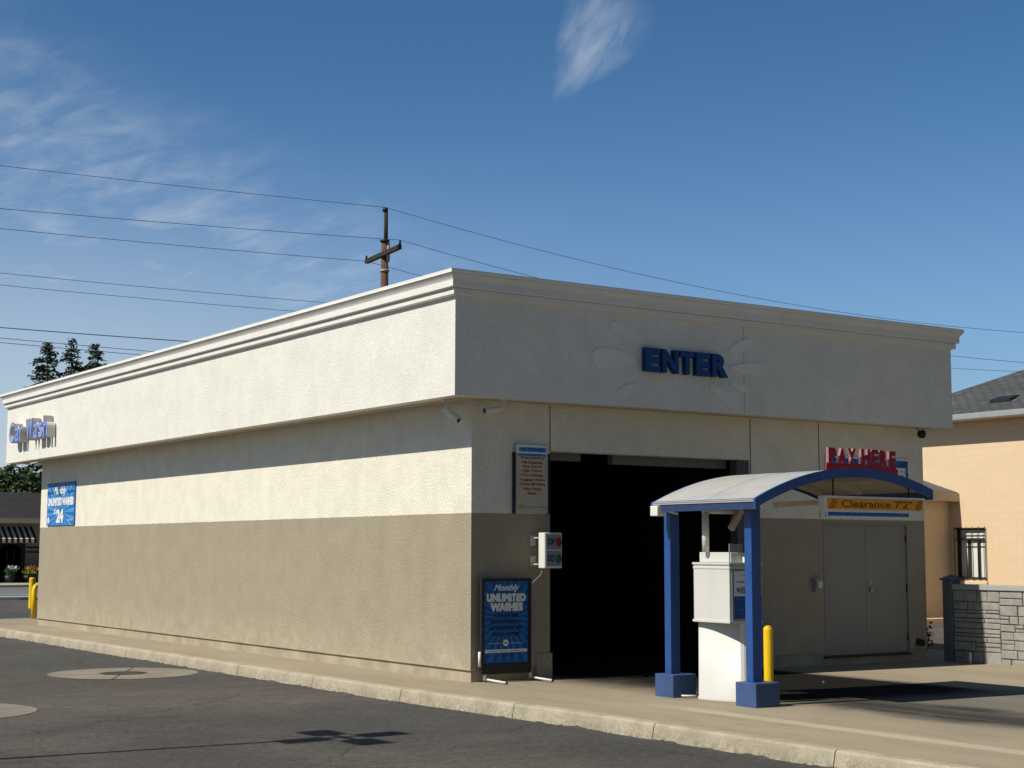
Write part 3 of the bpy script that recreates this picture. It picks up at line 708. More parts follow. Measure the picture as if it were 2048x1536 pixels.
for i, s in enumerate(('WASH ANYTIME', 'MONTH TO MONTH', 'NO CONTRACT RISK', 'CANCEL ANYTIME')):
    ww = (.56, .68, .76, .62)[i]; v = hh*(.56-.078*i); text(bm, s, mf, w*(.49-ww/2), w*(.49+ww/2), v-.0, v+hh*.042, .004, None, .04)
text(bm, 'ACCEPTED  HERE', mf, w*.30, w*.70, hh*.07, hh*.09, .004); text(bm, 'visit the office', mf, w*.06, w*.9, hh*.125, hh*.145, .006); text(bm, 'oo', mf, w*.455, w*.525, hh*.225, hh*.245, .006, None, .03); obj('dark_lettering', bm, 'signink', po)
bm = B(); tube(bm, [(x0-.012, yy, z0+.10), (x0-.012, yy, z0+.30)], .02, 10); obj('clamp', bm, 'whitep', t)
for xx in (x0+.09, x1+.02):
    bm = B(); tube(bm, [(xx, yy+.05, .035), (xx+.02, yy-.46, .02)], .015, 12); ft = obj('foot', bm, 'whitep', t)
    bm = B(); tube(bm, [(xx+.02, yy-.461, .02), (xx+.0205, yy-.475, .02)], .017, 12); obj('foot_cap', bm, 'black', ft)
    bm = B(); tube(bm, [(xx-.02, yy, .02), (xx-.02, yy, .14)], .022, 12); obj('foot_socket', bm, 'whitep', ft)

# security cameras
def cctv(label, base, elbow, aim, ln=.24, mats=('whitep', 'black')):
    t = thing('security_camera', base, label, 'camera', 'security cameras under the roof fascia')
    b0 = Vector(base); e0 = Vector(elbow); a = Vector(aim).normalized()
    bm = B(); tube(bm, [b0, b0+Vector((0, 0, -.02))], .05, 14); tube(bm, [b0+Vector((0, 0, -.02)), e0], .018, 8); obj('bracket', bm, mats[0], t)
    bm = B(); tube(bm, [e0-a*.04, e0+a*ln], .037, 14); hs = obj('housing', bm, mats[0], t)
    bm = B(); tube(bm, [e0+a*(ln+.001), e0+a*(ln+.006)], .034, 14); obj('lens', bm, 'black', hs)
    bm = B(); s = a.cross(Vector((0, 0, 1))).normalized(); n_ = s.cross(a).normalized()
    beam(bm, e0-a*.03+n_*.043, e0+a*(ln+.05)+n_*.043, .09, .008, up=n_); obj('sun_shield', bm, mats[0], t)
SZ = FZ+.012
cctv('white bullet camera tilted down under the side soffit, just left of the front corner', (-.30, .18, SZ), (-.32, .14, SZ-.16), (.35, -.75, -.55))
cctv('white bullet camera pointing level left under the front soffit, right of the corner', (.30, -.28, SZ), (.27, -.28, SZ-.14), (-.95, .05, -.12))
cctv('small camera under the far end of the side soffit above the $24 banner', (-.42, 17.6, SZ), (-.44, 17.5, SZ-.10), (-.9, -.5, -.2))
t = thing('dome_camera', (8.6, -.28, SZ), 'black dome camera under the front soffit at the far right corner', 'camera')
bm = B(); tube(bm, [(8.6, -.28, SZ), (8.6, -.28, SZ-.06)], .06, 16); obj('mount', bm, 'soffit', t)
bm = B(); bmesh.ops.create_uvsphere(bm, u_segments=16, v_segments=10, radius=.075, matrix=Matrix.Translation((8.61, -.30, SZ-.11))); obj('dome', bm, 'black', t, smooth=True)

# ---------------------------------------------------------------- pay canopy
cy0, cy1 = -4.75, -2.90; XL, XR = .75, 3.70
can = thing('pay_canopy', (1.07, -3.75, 0), 'blue pay lane canopy with dusty arched roof on two posts in blue square bases', 'canopy')
XP, ZP = 2.42, 2.715                                    # crown of the arch
KA = (ZP-2.325)/(XP-XL)**2
def az(x): return ZP-KA*(x-XP)**2
NS = 28; xs = [XL+(XR-XL)*k/NS for k in range(NS+1)]
bm = B()
prism(bm, [(x, az(x)) for x in xs]+[(x, az(x)-.012) for x in xs[::-1]], lambda a, b_, d: Vector((a, d, b_)), cy0+.03, cy1-.03)
o_ = obj('roof_sheet', bm, 'canopy', can)
bm = B()
yj = cy0+.85
for k in range(NS):
    beam(bm, (xs[k], yj, az(xs[k])+.001), (xs[k+1], yj, az(xs[k+1])+.001), .010, .004)
obj('seam', bm, 'cap', o_)
for yv, nm, tp in ((cy0, 'front_arch', .012), (cy1-.03, 'rear_arch', -.001)):
    bm = B(); prism(bm, [(x, az(x)+tp) for x in xs]+[(x, az(x)-.10) for x in xs[::-1]], lambda a, b_, d: Vector((a, d, b_)), yv, yv+.029)
    obj(nm, bm, 'blue', can)
for xx in (XL, XR):
    bm = B(); zt = az(xx); w_ = .03 if xx == XL else -.03; lean = .045 if xx == XL else 0
    prism(bm, [(xx-.002, zt-.004), (xx+w_, zt-.004+(.02 if xx == XL else 0)), (xx+w_+lean, zt-.105), (xx+lean-.002, zt-.11)], lambda a, b_, d: Vector((a, d, b_)), cy0-.004, cy1+.004)
    obj('eave_rail', bm, 'blue2', can)
for yv in (cy0+.10, -2.97-.08, -3.75):
    bm = B()
    for k in range(2, NS-2): beam(bm, (xs[k], yv, az(xs[k])-.055), (xs[k+1], yv, az(xs[k+1])-.055), .05, .08)
    obj('roof_rib', bm, 'under', can)
for x0 in (1.2, 1.9, 2.9):
    bm = B(); beam(bm, (x0, cy0+.04, az(x0)-.05), (x0, cy1-.04, az(x0)-.05), .06, .07); obj('purlin', bm, 'under', can)
bm = B(); beam(bm, (1.15, cy0+.1, 2.27), (3.45, cy1-.12, 2.38), .06, .06); obj('brace', bm, 'under', can)
bm = B(); prism(bm, [(x, az(x)-.016) for x in xs]+[(x, az(x)-.024) for x in xs[::-1]], lambda a, b_, d: Vector((a, d, b_)), cy0+.032, cy1-.032); obj('ceiling_panel', bm, 'under', can)
for y0 in (-3.11, -4.555):
    bm = B(); box(bm, .985, 1.13, y0+.133, y0+.25, .255, az(1.05)-.06, .006); ps = obj('post', bm, 'blue', can)
    bm = B(); box(bm, .90, 1.27, y0, y0+.34, -.03, .262, .012); obj('base', bm, 'blue2', ps)
bm = B(); box(bm, XL-.03, XL+.10, cy1-.16, cy1-.02, az(XL)-.16, az(XL)-.035, .012); tube(bm, [(XL+.10, cy1-.08, az(XL)-.06), (XL+.2, cy1-.1, az(XL)-.1), (1.05, cy1-.15, az(XL)-.13)], .014, 8); obj('corner_light', bm, 'whitep', can)

# PAY HERE letters standing on the front arch
t = thing('pay_here_sign', (2.5, cy0, 2.70), 'red upright letters reading PAY HERE standing on top of the blue canopy arch', 'sign')
xa, xb = 1.90, 3.06
stripz = lambda x: az(x)+.012
bm = B(); xs2 = [xa-.02+(xb-xa+.04)*k/16 for k in range(17)]
prism(bm, [(x, stripz(x)+.001) for x in xs2]+[(x, 2.775-.10*max(0, x-2.5)**1.4) for x in xs2[::-1]], lambda a, b_, d: Vector((a, d, b_)), cy0-.004, cy0+.02); obj('base_strip', bm, 'redletter', t)
mf = FR(0, cy0+.02, 0); x = xa
ws = [1, 1.05, 1.0, .42, 1.12, .88, 1.05, .88]; tw = sum(ws)
for ch, wv in zip('PAY HERE', ws):
    ww = (xb-xa)*wv/tw
    if ch != ' ':
        bm = B(); text(bm, ch, mf, x+.010, x+ww-.012, 2.755-.10*max(0, x-2.5)**1.4, 2.955-.03*max(0, x-2.6), -.012, .026, .055, 0, mi=0, mi_side=1); obj('letter', bm, ['redletter', 'pink'], t)
    x += ww

# clearance sign
t = thing('clearance_sign', (2.72, cy0+.05, 2.19), 'yellow sign reading Clearance in a white frame hanging from the canopy on two rods', 'sign')
x0, x1, z0, z1 = 1.82, 3.54, 2.205, 2.392; ya = cy0-.01
bm = B(); box(bm, x0, x1, ya, ya+.10, z0, z1, .006); obj('frame', bm, 'whitep', t)
w = x1-x0; hh = z1-z0; mf = FR(x0, ya, z0)
bm = B(); prism(bm, [(.05, .03), (w-.04, .03), (w-.04, hh-.028), (.05, hh-.028)], mf, .0, .003); obj('face', bm, 'orange', t)
bm = B(); text(bm, 'Clearance 7\'2"', mf, .28, w-.24, .052, hh-.045, .006, None, .012)
for i in range(3):
    for s in (.075, w-.185): 
        p = s+i*.034; bm.faces.new([bm.verts.new(mf(*q, .006)) for q in ((p, .038), (p+.014, .038), (p+.074, hh-.036), (p+.060, hh-.036))])
obj('lettering', bm, 'rust', t)
for xx in (2.03, 3.32):
    bm = B(); tube(bm, [(xx, ya+.06, z1), (xx, ya+.06, az(xx)-.06)], .010, 8); obj('hanger_rod', bm, 'dmetal', t)

# ---------------------------------------------------------------- pay station
t = thing('pay_station', (1.5, -3.65, 0), 'white pay station with wide head and curved pedestal standing between the canopy posts', 'payment kiosk')
def superell(cx, cy, rx, ry, n=40, p=2.8): 
    P = []
    for k in range(n):
        a = 2*math.pi*k/n; c_, s_ = math.cos(a), math.sin(a)
        P.append((cx+rx*abs(c_)**(2/p)*(1 if c_ > 0 else -1), cy+ry*abs(s_)**(2/p)*(1 if s_ > 0 else -1)))
    return P
bm = B(); prev = None
OUT = [(1.09+.15*(k/14)**1.9, -3.36-.58*k/14) for k in range(15)]
OUT += [(1.265, -3.975), (1.31, -4.0), (1.50, -4.0), (1.54, -3.97), (1.55, -3.92), (1.55, -3.40), (1.53, -3.35), (1.48, -3.33), (1.13, -3.33), (1.10, -3.34)]
pc = Vector((1.32, -3.65))
for z, g in ((-.03, .006), (.0, .006), (.018, .004), (.03, -.004), (.92, -.010)):
    rg = [bm.verts.new((*(Vector(q)+(Vector(q)-pc).normalized()*g), z)) for q in OUT]
    if prev:
        for k in range(len(rg)):
            fc = bm.faces.new((prev[k], prev[(k+1) % len(rg)], rg[(k+1) % len(rg)], rg[k])); fc.smooth = k < 14
    prev = rg
bm.faces.new(prev); obj('pedestal', bm, 'kiosk', t)
hx0, hx1, hy0, hy1 = 1.03, 1.55, -3.99, -3.33
bm = B(); box(bm, hx0+.012, hx1-.012, hy0+.012, hy1-.012, .93, 1.58, .006); hd = obj('head', bm, 'kiosk', t)
for e0_, z0_, z1_ in ((0, .905, .935), (0, 1.583, 1.61), (.006, 1.535, 1.56)):
    bm = B(); box(bm, hx0+e0_, hx1-e0_, hy0+e0_, hy1-e0_, z0_, z1_, .004); obj('trim_band', bm, 'kiosk', hd)
bm = B(); box(bm, hx0+.10, hx1-.12, hy0+.08, hy1-.02, 1.612, 1.73, .008); obj('top_cap', bm, 'kiosk', t)
bm = B(); box(bm, hx0+.045, hx1-.02, hy0+.002, hy0+.0115, .945, 1.53); bp = obj('poster_frame', bm, 'grey', hd)
mf = FR(hx0+.075, hy0+.002, .96); w = .43; hh = .55
bm = B(); sheet(bm, mf, 0, w, hh*.47, hh, .001); obj('poster_top', bm, 'signwhite', bp)
bm = B(); sheet(bm, mf, 0, w, 0, hh*.47, .0012); obj('poster_field', bm, 'signdark', bp)
bm = B(); text(bm, 'WELCOME', mf, .03, .41, hh*.52, hh*.66, .003, None, .02); text(bm, 'EXPRESS MEMBERS', mf, .04, .40, hh*.75, hh*.785, .003, None, .02); text(bm, 'car wash', mf, .14, .36, hh*.90, hh*.935, .003, None, .02); obj('dark_lettering', bm, 'signink', bp)
bm = B(); text(bm, 'There are 5 ways', mf, .03, .41, hh*.37, hh*.42, .003); text(bm, 'ask us for help', mf, .12, .42, hh*.27, hh*.31, .003); text(bm, 'become a member', mf, .06, .40, hh*.17, hh*.21, .003); obj('pale_lettering', bm, 'signlight', bp)
bm = B(); prism(bm, [(hx1-.01, 1.15), (hx1+.03, 1.15), (hx1+.085, 1.08), (hx1+.085, .83), (hx1-.01, .83)], lambda a, b_, d: Vector((a, d, b_)), hy0+.05, hy1-.05); obj('reader_hood', bm, 'grey', hd)
bm = B(); box(bm, hx1-.011, hx1-.003, hy0+.12, hy1-.12, 1.22, 1.50, .002); obj('screen', bm, 'glass', hd)
bm = B(); box(bm, hx1-.011, hx1-.001, hy0+.20, hy0+.30, 1.165, 1.20, .002); obj('card_slot', bm, 'black', hd)
bm = B(); box(bm, 1.12, 1.33, -3.90, -3.885, 1.612, 1.83, .005); obj('antenna_plate', bm, 'grey', t)
bm = B(); box(bm, 1.29, 1.33, -3.97, -3.93, 1.612, 1.68, .006); obj('sensor', bm, 'whitep', t)
bm = B(); tube(bm, [(1.10, -3.5, 1.731), (1.10, -3.5, 2.2)], .042, 14); tube(bm, [(1.06, -3.5, 2.215), (1.56, -3.52, 2.215)], .026, 10); mt = obj('camera_mast', bm, 'whitep', t)
bm = B(); beam(bm, (1.62, -3.56, 2.24), (1.42, -3.60, 2.01), .07, .06, up=(0, 1, 0)); obj('mast_camera', bm, 'paper', mt)
bm = B(); tube(bm, [(1.56, -3.52, 2.215), (1.58, -3.56, 2.18)], .02, 8); obj('camera_knuckle', bm, 'paper', mt)
bm = B(); tube(bm, [(1.16, -3.24, .012), (1.05, -3.16, .012), (1.0, -3.02, .012)], .012, 8); obj('floor_cable', bm, 'whitep', t)

# bollards
def bollard(x, y, z, hgt, rad, label, grp=None):
    bm = B(); pts = [(x, y, z-.05), (x, y, z+hgt-.04)]
    tube(bm, pts, rad, 18, cap=False); rs = [(x, y, z+hgt-.04), (x, y, z+hgt-.015), (x, y, z+hgt)]
    tube(bm, [rs[0], rs[1]], rad, 18, cap=False, r1=rad*.85); tube(bm, [rs[1], rs[2]], rad*.85, 18, r1=rad*.4)
    o = obj('bollard', bm, 'yellow', base=(x, y, z)); tag(o, label, 'bollard', 'yellow painted bollards')
bollard(1.50, -4.13, -.01, .885, .056, 'yellow bollard right behind the blue base of the nearer canopy post')
bollard(4.36, 33.5, GZ, 1.0, .10, 'thick yellow bollard farther back beyond the far corner of the side wall')
bm = B(); P = [(.93, 22.1, -.05), (.93, 22.1, .72), (.96, 22.12, .80), (1.04, 22.15, .83), (1.5, 22.2, .83), (1.58, 22.22, .80), (1.6, 22.22, .72), (1.6, 22.22, -.05)]
tube(bm, P, .062, 14); tag(obj('guard_hoop', bm, 'yellow', base=(.93, 22.1, 0)), 'yellow bent pipe guard standing at the far corner of the side wall', 'guard rail')

# ---------------------------------------------------------------- stone pattern wall
XW = 9.2; WY0, WY1 = -8.5, -.38; WZ0, WZ1 = -.06, 1.12
t = thing('stone_pattern_wall', (XW, (WY0+WY1)/2, -.1), 'low grey wall of irregular stone pattern with a pale flat cap right of the building', 'wall')
bm = B(); box(bm, XW, XW+.12, WY0, WY1, -.2, WZ1); obj('wall_core', bm, 'mortar', t)
stones = []
def split(y0, y1, z0, z1):
    w, h_ = y1-y0, z1-z0
    mw = random.uniform(.22, .50); mh = random.uniform(.07, .19)
    if h_ > mh*1.25 and h_ > .115 and (h_ > .24 or random.random() < .5):
        q = z0+h_*random.uniform(.38, .62); split(y0, y1, z0, q); split(y0, y1, q, z1); return
    if w > mw*1.3:
        q = y0+w*random.uniform(.3, .7); split(y0, q, z0, z1); split(q, y1, z0, z1); return
    stones.append((y0, y1, z0, z1))
y = WY0
while y < WY1-.05:
    w = random.uniform(.8, 1.3)
    if y+w > WY1-.3: w = WY1-y
    z = WZ0
    while z < WZ1-.01:
        hh = random.uniform(.24, .42)
        if z+hh > WZ1-.12: hh = WZ1-z
        split(y, y+w, z, z+hh); z += hh
    y += w
bm = B()
for (y0, y1, z0, z1) in stones:
    g = .006; pr = random.uniform(.016, .040)
    vs = []
    for d, s in ((0, g), (-pr*.7, g), (-pr, g+.010)):
        vs.append([bm.verts.new((XW+d, a+random.uniform(-.003, .003), b_+random.uniform(-.003, .003))) for a, b_ in ((y0+s, z0+s), (y1-s, z0+s), (y1-s, z1-s), (y0+s, z1-s))])
    for i in range(2):
        for k in range(4): bm.faces.new((vs[i][k], vs[i][(k+1) % 4], vs[i+1][(k+1) % 4], vs[i+1][k]))
    bm.faces.new(vs[2])
obj('stone_facing', bm, 'stone', t)
bm = B(); box(bm, XW-.055, XW+.17, WY0, WY1, WZ1+.002, WZ1+.09, .012); obj('cap_rail', bm, 'cap', t)
bm = B(); box(bm, XW-.03, XW+.15, WY0, WY1, -.2, WZ0+.01, .008); obj('footing', bm, 'kerb', t)
for y0 in (WY1+.002, -2.9, -5.7):
    if y0 < WY1: continue
    bm = B(); box(bm, XW-.06, XW+.18, y0, y0+.19, -.2, 1.27, .01); ps = obj('end_post', bm, 'greypaint', t)
    bm = B(); box(bm, XW-.10, XW+.22, y0-.03, y0+.22, 1.271, 1.30, .006)
    a = [(XW-.09, y0-.02), (XW+.21, y0-.02), (XW+.21, y0+.21), (XW-.09, y0+.21)]; ap = bm.verts.new((XW+.06, y0+.095, 1.365)); vv = [bm.verts.new((*q, 1.301)) for q in a]
    for k in range(4): bm.faces.new((vv[k], vv[(k+1) % 4], ap))
    obj('post_cap', bm, 'greypaint', ps)
bm = B(); tube(bm, [(9.08, -.78, -.08), (9.08, -.78, .12)], .022, 8); tag(obj('pipe_stub', bm, 'whitep', base=(9.08, -.78, -.05)), 'short white pipe stub at the foot of the stone pattern wall', 'pipe')

# ---------------------------------------------------------------- peach block building
PXW = 23.7; PY0, PY1 = -6.0, 14.3; EZ = 5.42
t = thing('peach_block_building', (30, 5, GZ), 'peach painted block building with grey shingle roof at the right edge', 'building')
WYa, WYb, WZa, WZb = 10.73, 11.76, .98, 2.40
bm = B(); 
box(bm, PXW, PXW+.25, PY0, WYa, GZ, EZ); box(bm, PXW, PXW+.25, WYb, PY1, GZ, EZ); box(bm, PXW, PXW+.25, WYa, WYb, GZ, WZa); box(bm, PXW, PXW+.25, WYa, WYb, WZb, EZ)
box(bm, PXW+.251, 40, PY0, PY0+.25, GZ, EZ); box(bm, PXW+.251, 40, PY1-.25, PY1, GZ, EZ); box(bm, 39.75, 40, PY0+.251, PY1-.251, GZ, EZ)
obj('block_wall', bm, 'peach', t)
OV = .55; ex0, ey0, ey1, ex1 = PXW-OV, PY0-OV, PY1+OV, 40+OV
sl_ = .455
hw = (ey1-ey0)/2; hx = (ex1-ex0)/2; m_ = min(hw, hx)
def slope_roof(bm, x0, x1, y0, y1, z, s):
    m_ = min((x1-x0)/2, (y1-y0)/2)
    a = [bm.verts.new(q) for q in ((x0, y0, z), (x1, y0, z), (x1, y1, z), (x0, y1, z))]
    b0 = bm.verts.new((x0+m_, y0+m_, z+s*m_)); b1 = bm.verts.new((x1-m_, y1-m_, z+s*m_)) 
    if (x1-x0) <= (y1-y0):
        bm.faces.new((a[0], a[1], b0)); bm.faces.new((a[1], a[2], b1, b0)); bm.faces.new((a[2], a[3], b1)); bm.faces.new((a[3], a[0], b0, b1))
    else:
        bm.faces.new((a[0], a[1], b1, b0)); bm.faces.new((a[1], a[2], b1)); bm.faces.new((a[2], a[3], b0, b1)); bm.faces.new((a[3], a[0], b0))
M_['shingle2'] = None
h = nodes_of('shingle_courses'); X = h.xyz()
wv_ = h.n.new('ShaderNodeTexBrick'); cb = h.n.new('ShaderNodeCombineXYZ'); h.l.new(X[1], cb.inputs[0]); h.l.new(h.ma('MULTIPLY', X[2], 2.6), cb.inputs[1]); h.l.new(cb.outputs[0], wv_.inputs[0])
wv_.inputs['Scale'].default_value = 1; wv_.inputs['Brick Width'].default_value = .34; wv_.inputs['Row Height'].default_value = .2; wv_.inputs['Mortar Size'].default_value = .02
wv_.inputs['Color1'].default_value = (.085, .09, .095, 1); wv_.inputs['Color2'].default_value = (.055, .058, .06, 1); wv_.inputs['Mortar'].default_value = (.02, .02, .022, 1)
h.l.new(wv_.outputs[0], h.b.inputs['Base Color']); h.b.inputs['Roughness'].default_value = .9; h.bump(h.ma('ADD', wv_.outputs[0], h.noise(20)), .5, .03); M_['shingle2'] = h.m
bm = B(); slope_roof(bm, ex0, ex1, ey0, ey1, EZ+.10, sl_); rf = obj('roof', bm, 'shingle2', t)
bm = B(); box(bm, ex0+.02, ex1-.02, ey0+.02, ey1-.02, EZ-.04, EZ+.0); obj('eave_soffit', bm, 'peach', t)
bm = B(); box(bm, ex0-.06, ex0+.015, ey0, ey1, EZ-.04, EZ+.12, .02); box(bm, ex0+.016, ex1, ey0-.06, ey0-.001, EZ-.04, EZ+.12, .01); box(bm, ex0+.016, ex1, ey1+.001, ey1+.06, EZ-.04, EZ+.12, .01); obj('gutter', bm, 'gutter', t)
zv = lambda x: EZ+.10+sl_*(x-ex0)
bm = B(); xx = ex0+.95; prism(bm, [(xx-.22, zv(xx-.22)+.01), (xx-.22, zv(xx-.22)+.09), (xx+.2, zv(xx+.2)+.02)], lambda a, b_, d: Vector((a, d, b_)), 9.9, 10.6); obj('roof_vent', bm, 'dmetal', t)
# window with blinds and bars
bm = B(); box(bm, PXW+.16, PXW+.17, WYa+.03, WYb-.03, WZa+.03, WZb-.03); wn = obj('window', bm, 'glass', t)
bm = B()
for k in range(3): box(bm, PXW+.140, PXW+.150, WYa+.06+k*.34, WYa+.06+k*.34+.22, WZa+.05, WZb-.34)
box(bm, PXW+.140, PXW+.150, WYa+.06, WYb-.06, WZb-.30, WZb-.06); obj('blinds', bm, 'blind', wn)
bm = B(); 
box(bm, PXW+.05, PXW+.13, WYa+.001, WYa+.05, WZa+.001, WZb-.001); box(bm, PXW+.05, PXW+.13, WYb-.05, WYb-.001, WZa+.001, WZb-.001)
box(bm, PXW+.05, PXW+.13, WYa+.051, WYb-.051, WZb-.05, WZb-.001); box(bm, PXW+.05, PXW+.13, WYa+.051, WYb-.051, WZa+.001, WZa+.05); box(bm, PXW+.05, PXW+.13, WYa+.051, WYb-.051, WZb-.33, WZb-.29); obj('frame', bm, 'dmetal', wn)
bm = B()
for k in range(6):
    y = WYa-.02+k*(WYb-WYa+.04)/5; tube(bm, [(PXW-.05, y, WZa-.05), (PXW-.05, y, WZb+.03)], .011, 6)
for z in (WZa+.04, WZb-.33, WZb-.02): beam(bm, (PXW-.05, WYa-.03, z), (PXW-.05, WYb+.03, z), .014, .03)
obj('security_bars', bm, 'dmetal', wn)
bm = B(); box(bm, PXW-.07, PXW+.04, WYa-.05, WYb+.05, WZa-.16, WZa-.06, .01); obj('sill', bm, 'peach', wn)
# low wing with shed roof
bm = B(); box(bm, 18.9, PXW-.002, 11.95, 14.6, GZ, 3.18); obj('wing_wall', bm, 'peach', t)
bm = B(); prism(bm, [(11.66, 3.40), (16.0, 4.75), (16.0, 4.66), (11.66, 3.33)], lambda a, b_, d: Vector((d, a, b_)), 18.6, PXW-.003); obj('wing_roof', bm, 'shingle', t)
bm = B(); box(bm, 18.6, PXW-.004, 11.60, 11.655, 3.14, 3.38, .008); obj('wing_fascia', bm, 'soffit', t)

# small items in the gap
def leafcloud(bm, c, rad, n, size, flat=1., mi=0):
    for _ in range(n):
        while True:
            q = Vector((random.uniform(-1, 1), random.uniform(-1, 1), random.uniform(-1, 1)))
            if q.length < 1: break
        q = q*(.55+.45*random.random()) if random.random() < .7 else q
        p = Vector(c)+Vector((q.x*rad[0], q.y*rad[1], q.z*rad[2]))
        a = Vector((random.gauss(0, 1), random.gauss(0, 1), random.gauss(0, 1)*flat)).normalized(); b_ = a.cross(Vector((random.gauss(0, 1), random.gauss(0, 1), random.gauss(0, 1)))).normalized()
        s = size*random.uniform(.6, 1.4)
        bm.faces.new([bm.verts.new(p+a*s*i+b_*s*j*.6) for i, j in ((-1, 0), (0, -1), (1, 0), (0, 1))]).material_index = mi
t = thing('small_shrub', (9.35, .45, -.05), 'small scruffy dark shrub in the gap between car wash and stone wall', 'shrub')
bm = B(); leafcloud(bm, (9.35, .5, .32), (.2, .3, .33), 260, .035); obj('foliage', bm, 'leafb', t)
bm = B()
for k in range(5): tube(bm, [(9.35, .48, -.1), (9.35+random.uniform(-.1, .1), .48+random.uniform(-.15, .15), .4)], .008, 5)
obj('stem', bm, 'bark', t)
# painted bay and kerb seen through the gap
M_['bluepaint'] = mat('blue_pavement_paint', (.08, .32, .62), .8, .1, 2, 30, .1)
fl = lambda a, b_, d: Vector((a, b_, GZ+d))
bm = B(); disc(bm, fl, 20.6, 15.6, 1.5, 2.4, .006); tag(obj('blue_pavement_marking', bm, 'bluepaint'), kind='structure')
bm = B(); box(bm, 14, 23, 10.9, 11.1, GZ-.02, GZ+.12, .02); tag(obj('planter_kerb', bm, 'peach'), kind='structure')

# ---------------------------------------------------------------- shop across the street
t = thing('corner_shop', (13, 72, GZ), 'dim tan shop with long dark shingle roof across the street at the left edge', 'shop')
sx0, sx1, sy = -14, 24, 68.0
bm = B(); box(bm, sx0, sx1, sy, sy+12, GZ, 3.42); obj('shop_wall', bm, 'shopwall', t)
bm = B(); prism(bm, [(sy-.8, 3.40), (sy+3.2, 4.95), (sy+9, 4.95), (sy+12.8, 3.40)], lambda a, b_, d: Vector((d, a, b_)), sx0-.6, sx1+.6); obj('roof', bm, 'shoproof', t)
bm = B(); box(bm, sx0-.6, sx1+.6, sy-.86, sy-.81, 3.14, 3.42); obj('roof_fascia', bm, 'soffit', t)
def arched(x0, x1, z1, name='shop_window'):
    bm = B(); mf = FR(0, sy, 0); cx = (x0+x1)/2; rr = (x1-x0)/2
    prism(bm, [(x0, GZ+.5), (x1, GZ+.5)]+[(cx+rr*math.cos(a*math.pi/12), z1-rr*.6+rr*.6*math.sin(a*math.pi/12)) for a in range(0, 13)], mf, .0, .03); w_ = obj(name, bm, 'glass', t)
    bm = B(); 
    for k in range(1, 3): box(bm, x0+(x1-x0)*k/3-.03, x0+(x1-x0)*k/3+.03, sy-.06, sy-.031, GZ+.5, z1-.3)
    obj('mullion', bm, 'bcanvas', w_)
arched(13.1, 14.2, 2.0); arched(11.6, 12.7, 2.0)
bm = B(); box(bm, 10.8, 14.45, sy-.03, sy-.001, GZ+.1, 2.05); obj('dark_shopfront', bm, 'bcanvas', t)
for xw in (-11, -8, -5, -2):
    bm = B(); box(bm, xw, xw+1.6, sy-.03, sy-.001, .6, 2.2); obj('shop_window', bm, 'glass', t)
bm = B()
for z in (1.55, 1.8): box(bm, 14.5, 15.4, sy-.05, sy-.001, z, z+.08)
obj('wall_louvre', bm, 'bcanvas', t)
# striped awning
aw = thing('striped_awning', (13, sy-.5, 2.1), 'black and cream striped awning over the shop front across the street', 'awning')
x = 10.9; k = 0
A = B(); Bc = B()
while x < 14.75:
    q = A if k % 2 else Bc
    w_ = .155
    for bb in (q,):
        vs = [bb.verts.new(p) for p in ((x, sy-.02, 2.98), (x+w_, sy-.02, 2.98), (x+w_, sy-1.0, 2.30), (x, sy-1.0, 2.30))]; bb.faces.new(vs)
        vs = [bb.verts.new(p) for p in ((x, sy-1.0, 2.299), (x+w_, sy-1.0, 2.299), (x+w_, sy-1.0, 2.13), (x+w_*.5, sy-1.0, 2.08), (x, sy-1.0, 2.13))]; bb.faces.new(vs)
    x += w_; k += 1
obj('cream_stripes', A, 'cream', aw); obj('black_stripes', Bc, 'bcanvas', aw)
for i, (x, y) in enumerate(((13.35, 66.9), (14.35, 66.9))):
    t = thing('flower_planter', (x, y, GZ+.12), ('planter of pale grey green leaves' if i == 0 else 'planter of coral flowers and yellow green leaves')+' in front of the shop', 'planter')
    bm = B(); prev = None
    tube(bm, [(x, y, GZ+.12), (x, y, GZ+.5)], .22, 14, r1=.32); obj('pot', bm, 'dmetal', t)
    bm = B(); leafcloud(bm, (x, y, .55), (.42, .35, .26), 260, .06); obj('foliage', bm, 'flowery' if i else 'leafc', t)
    bm = B(); leafcloud(bm, (x+.12, y-.08, .74), (.42, .25, .20), 70, .055); obj('blossom', bm, 'flower' if i else 'blind', t)
t = thing('round_bush', (15.3, 66.9, GZ), 'rounded green bush at the shop front beside the far wall corner', 'bush')
bm = B(); leafcloud(bm, (15.35, 67.0, .75), (.55, .5, .85), 900, .07); obj('foliage', bm, 'leafc', t)
bm = B(); tube(bm, [(15.35, 67, GZ), (15.35, 67, .7)], .05, 6); obj('stem', bm, 'bark', t)

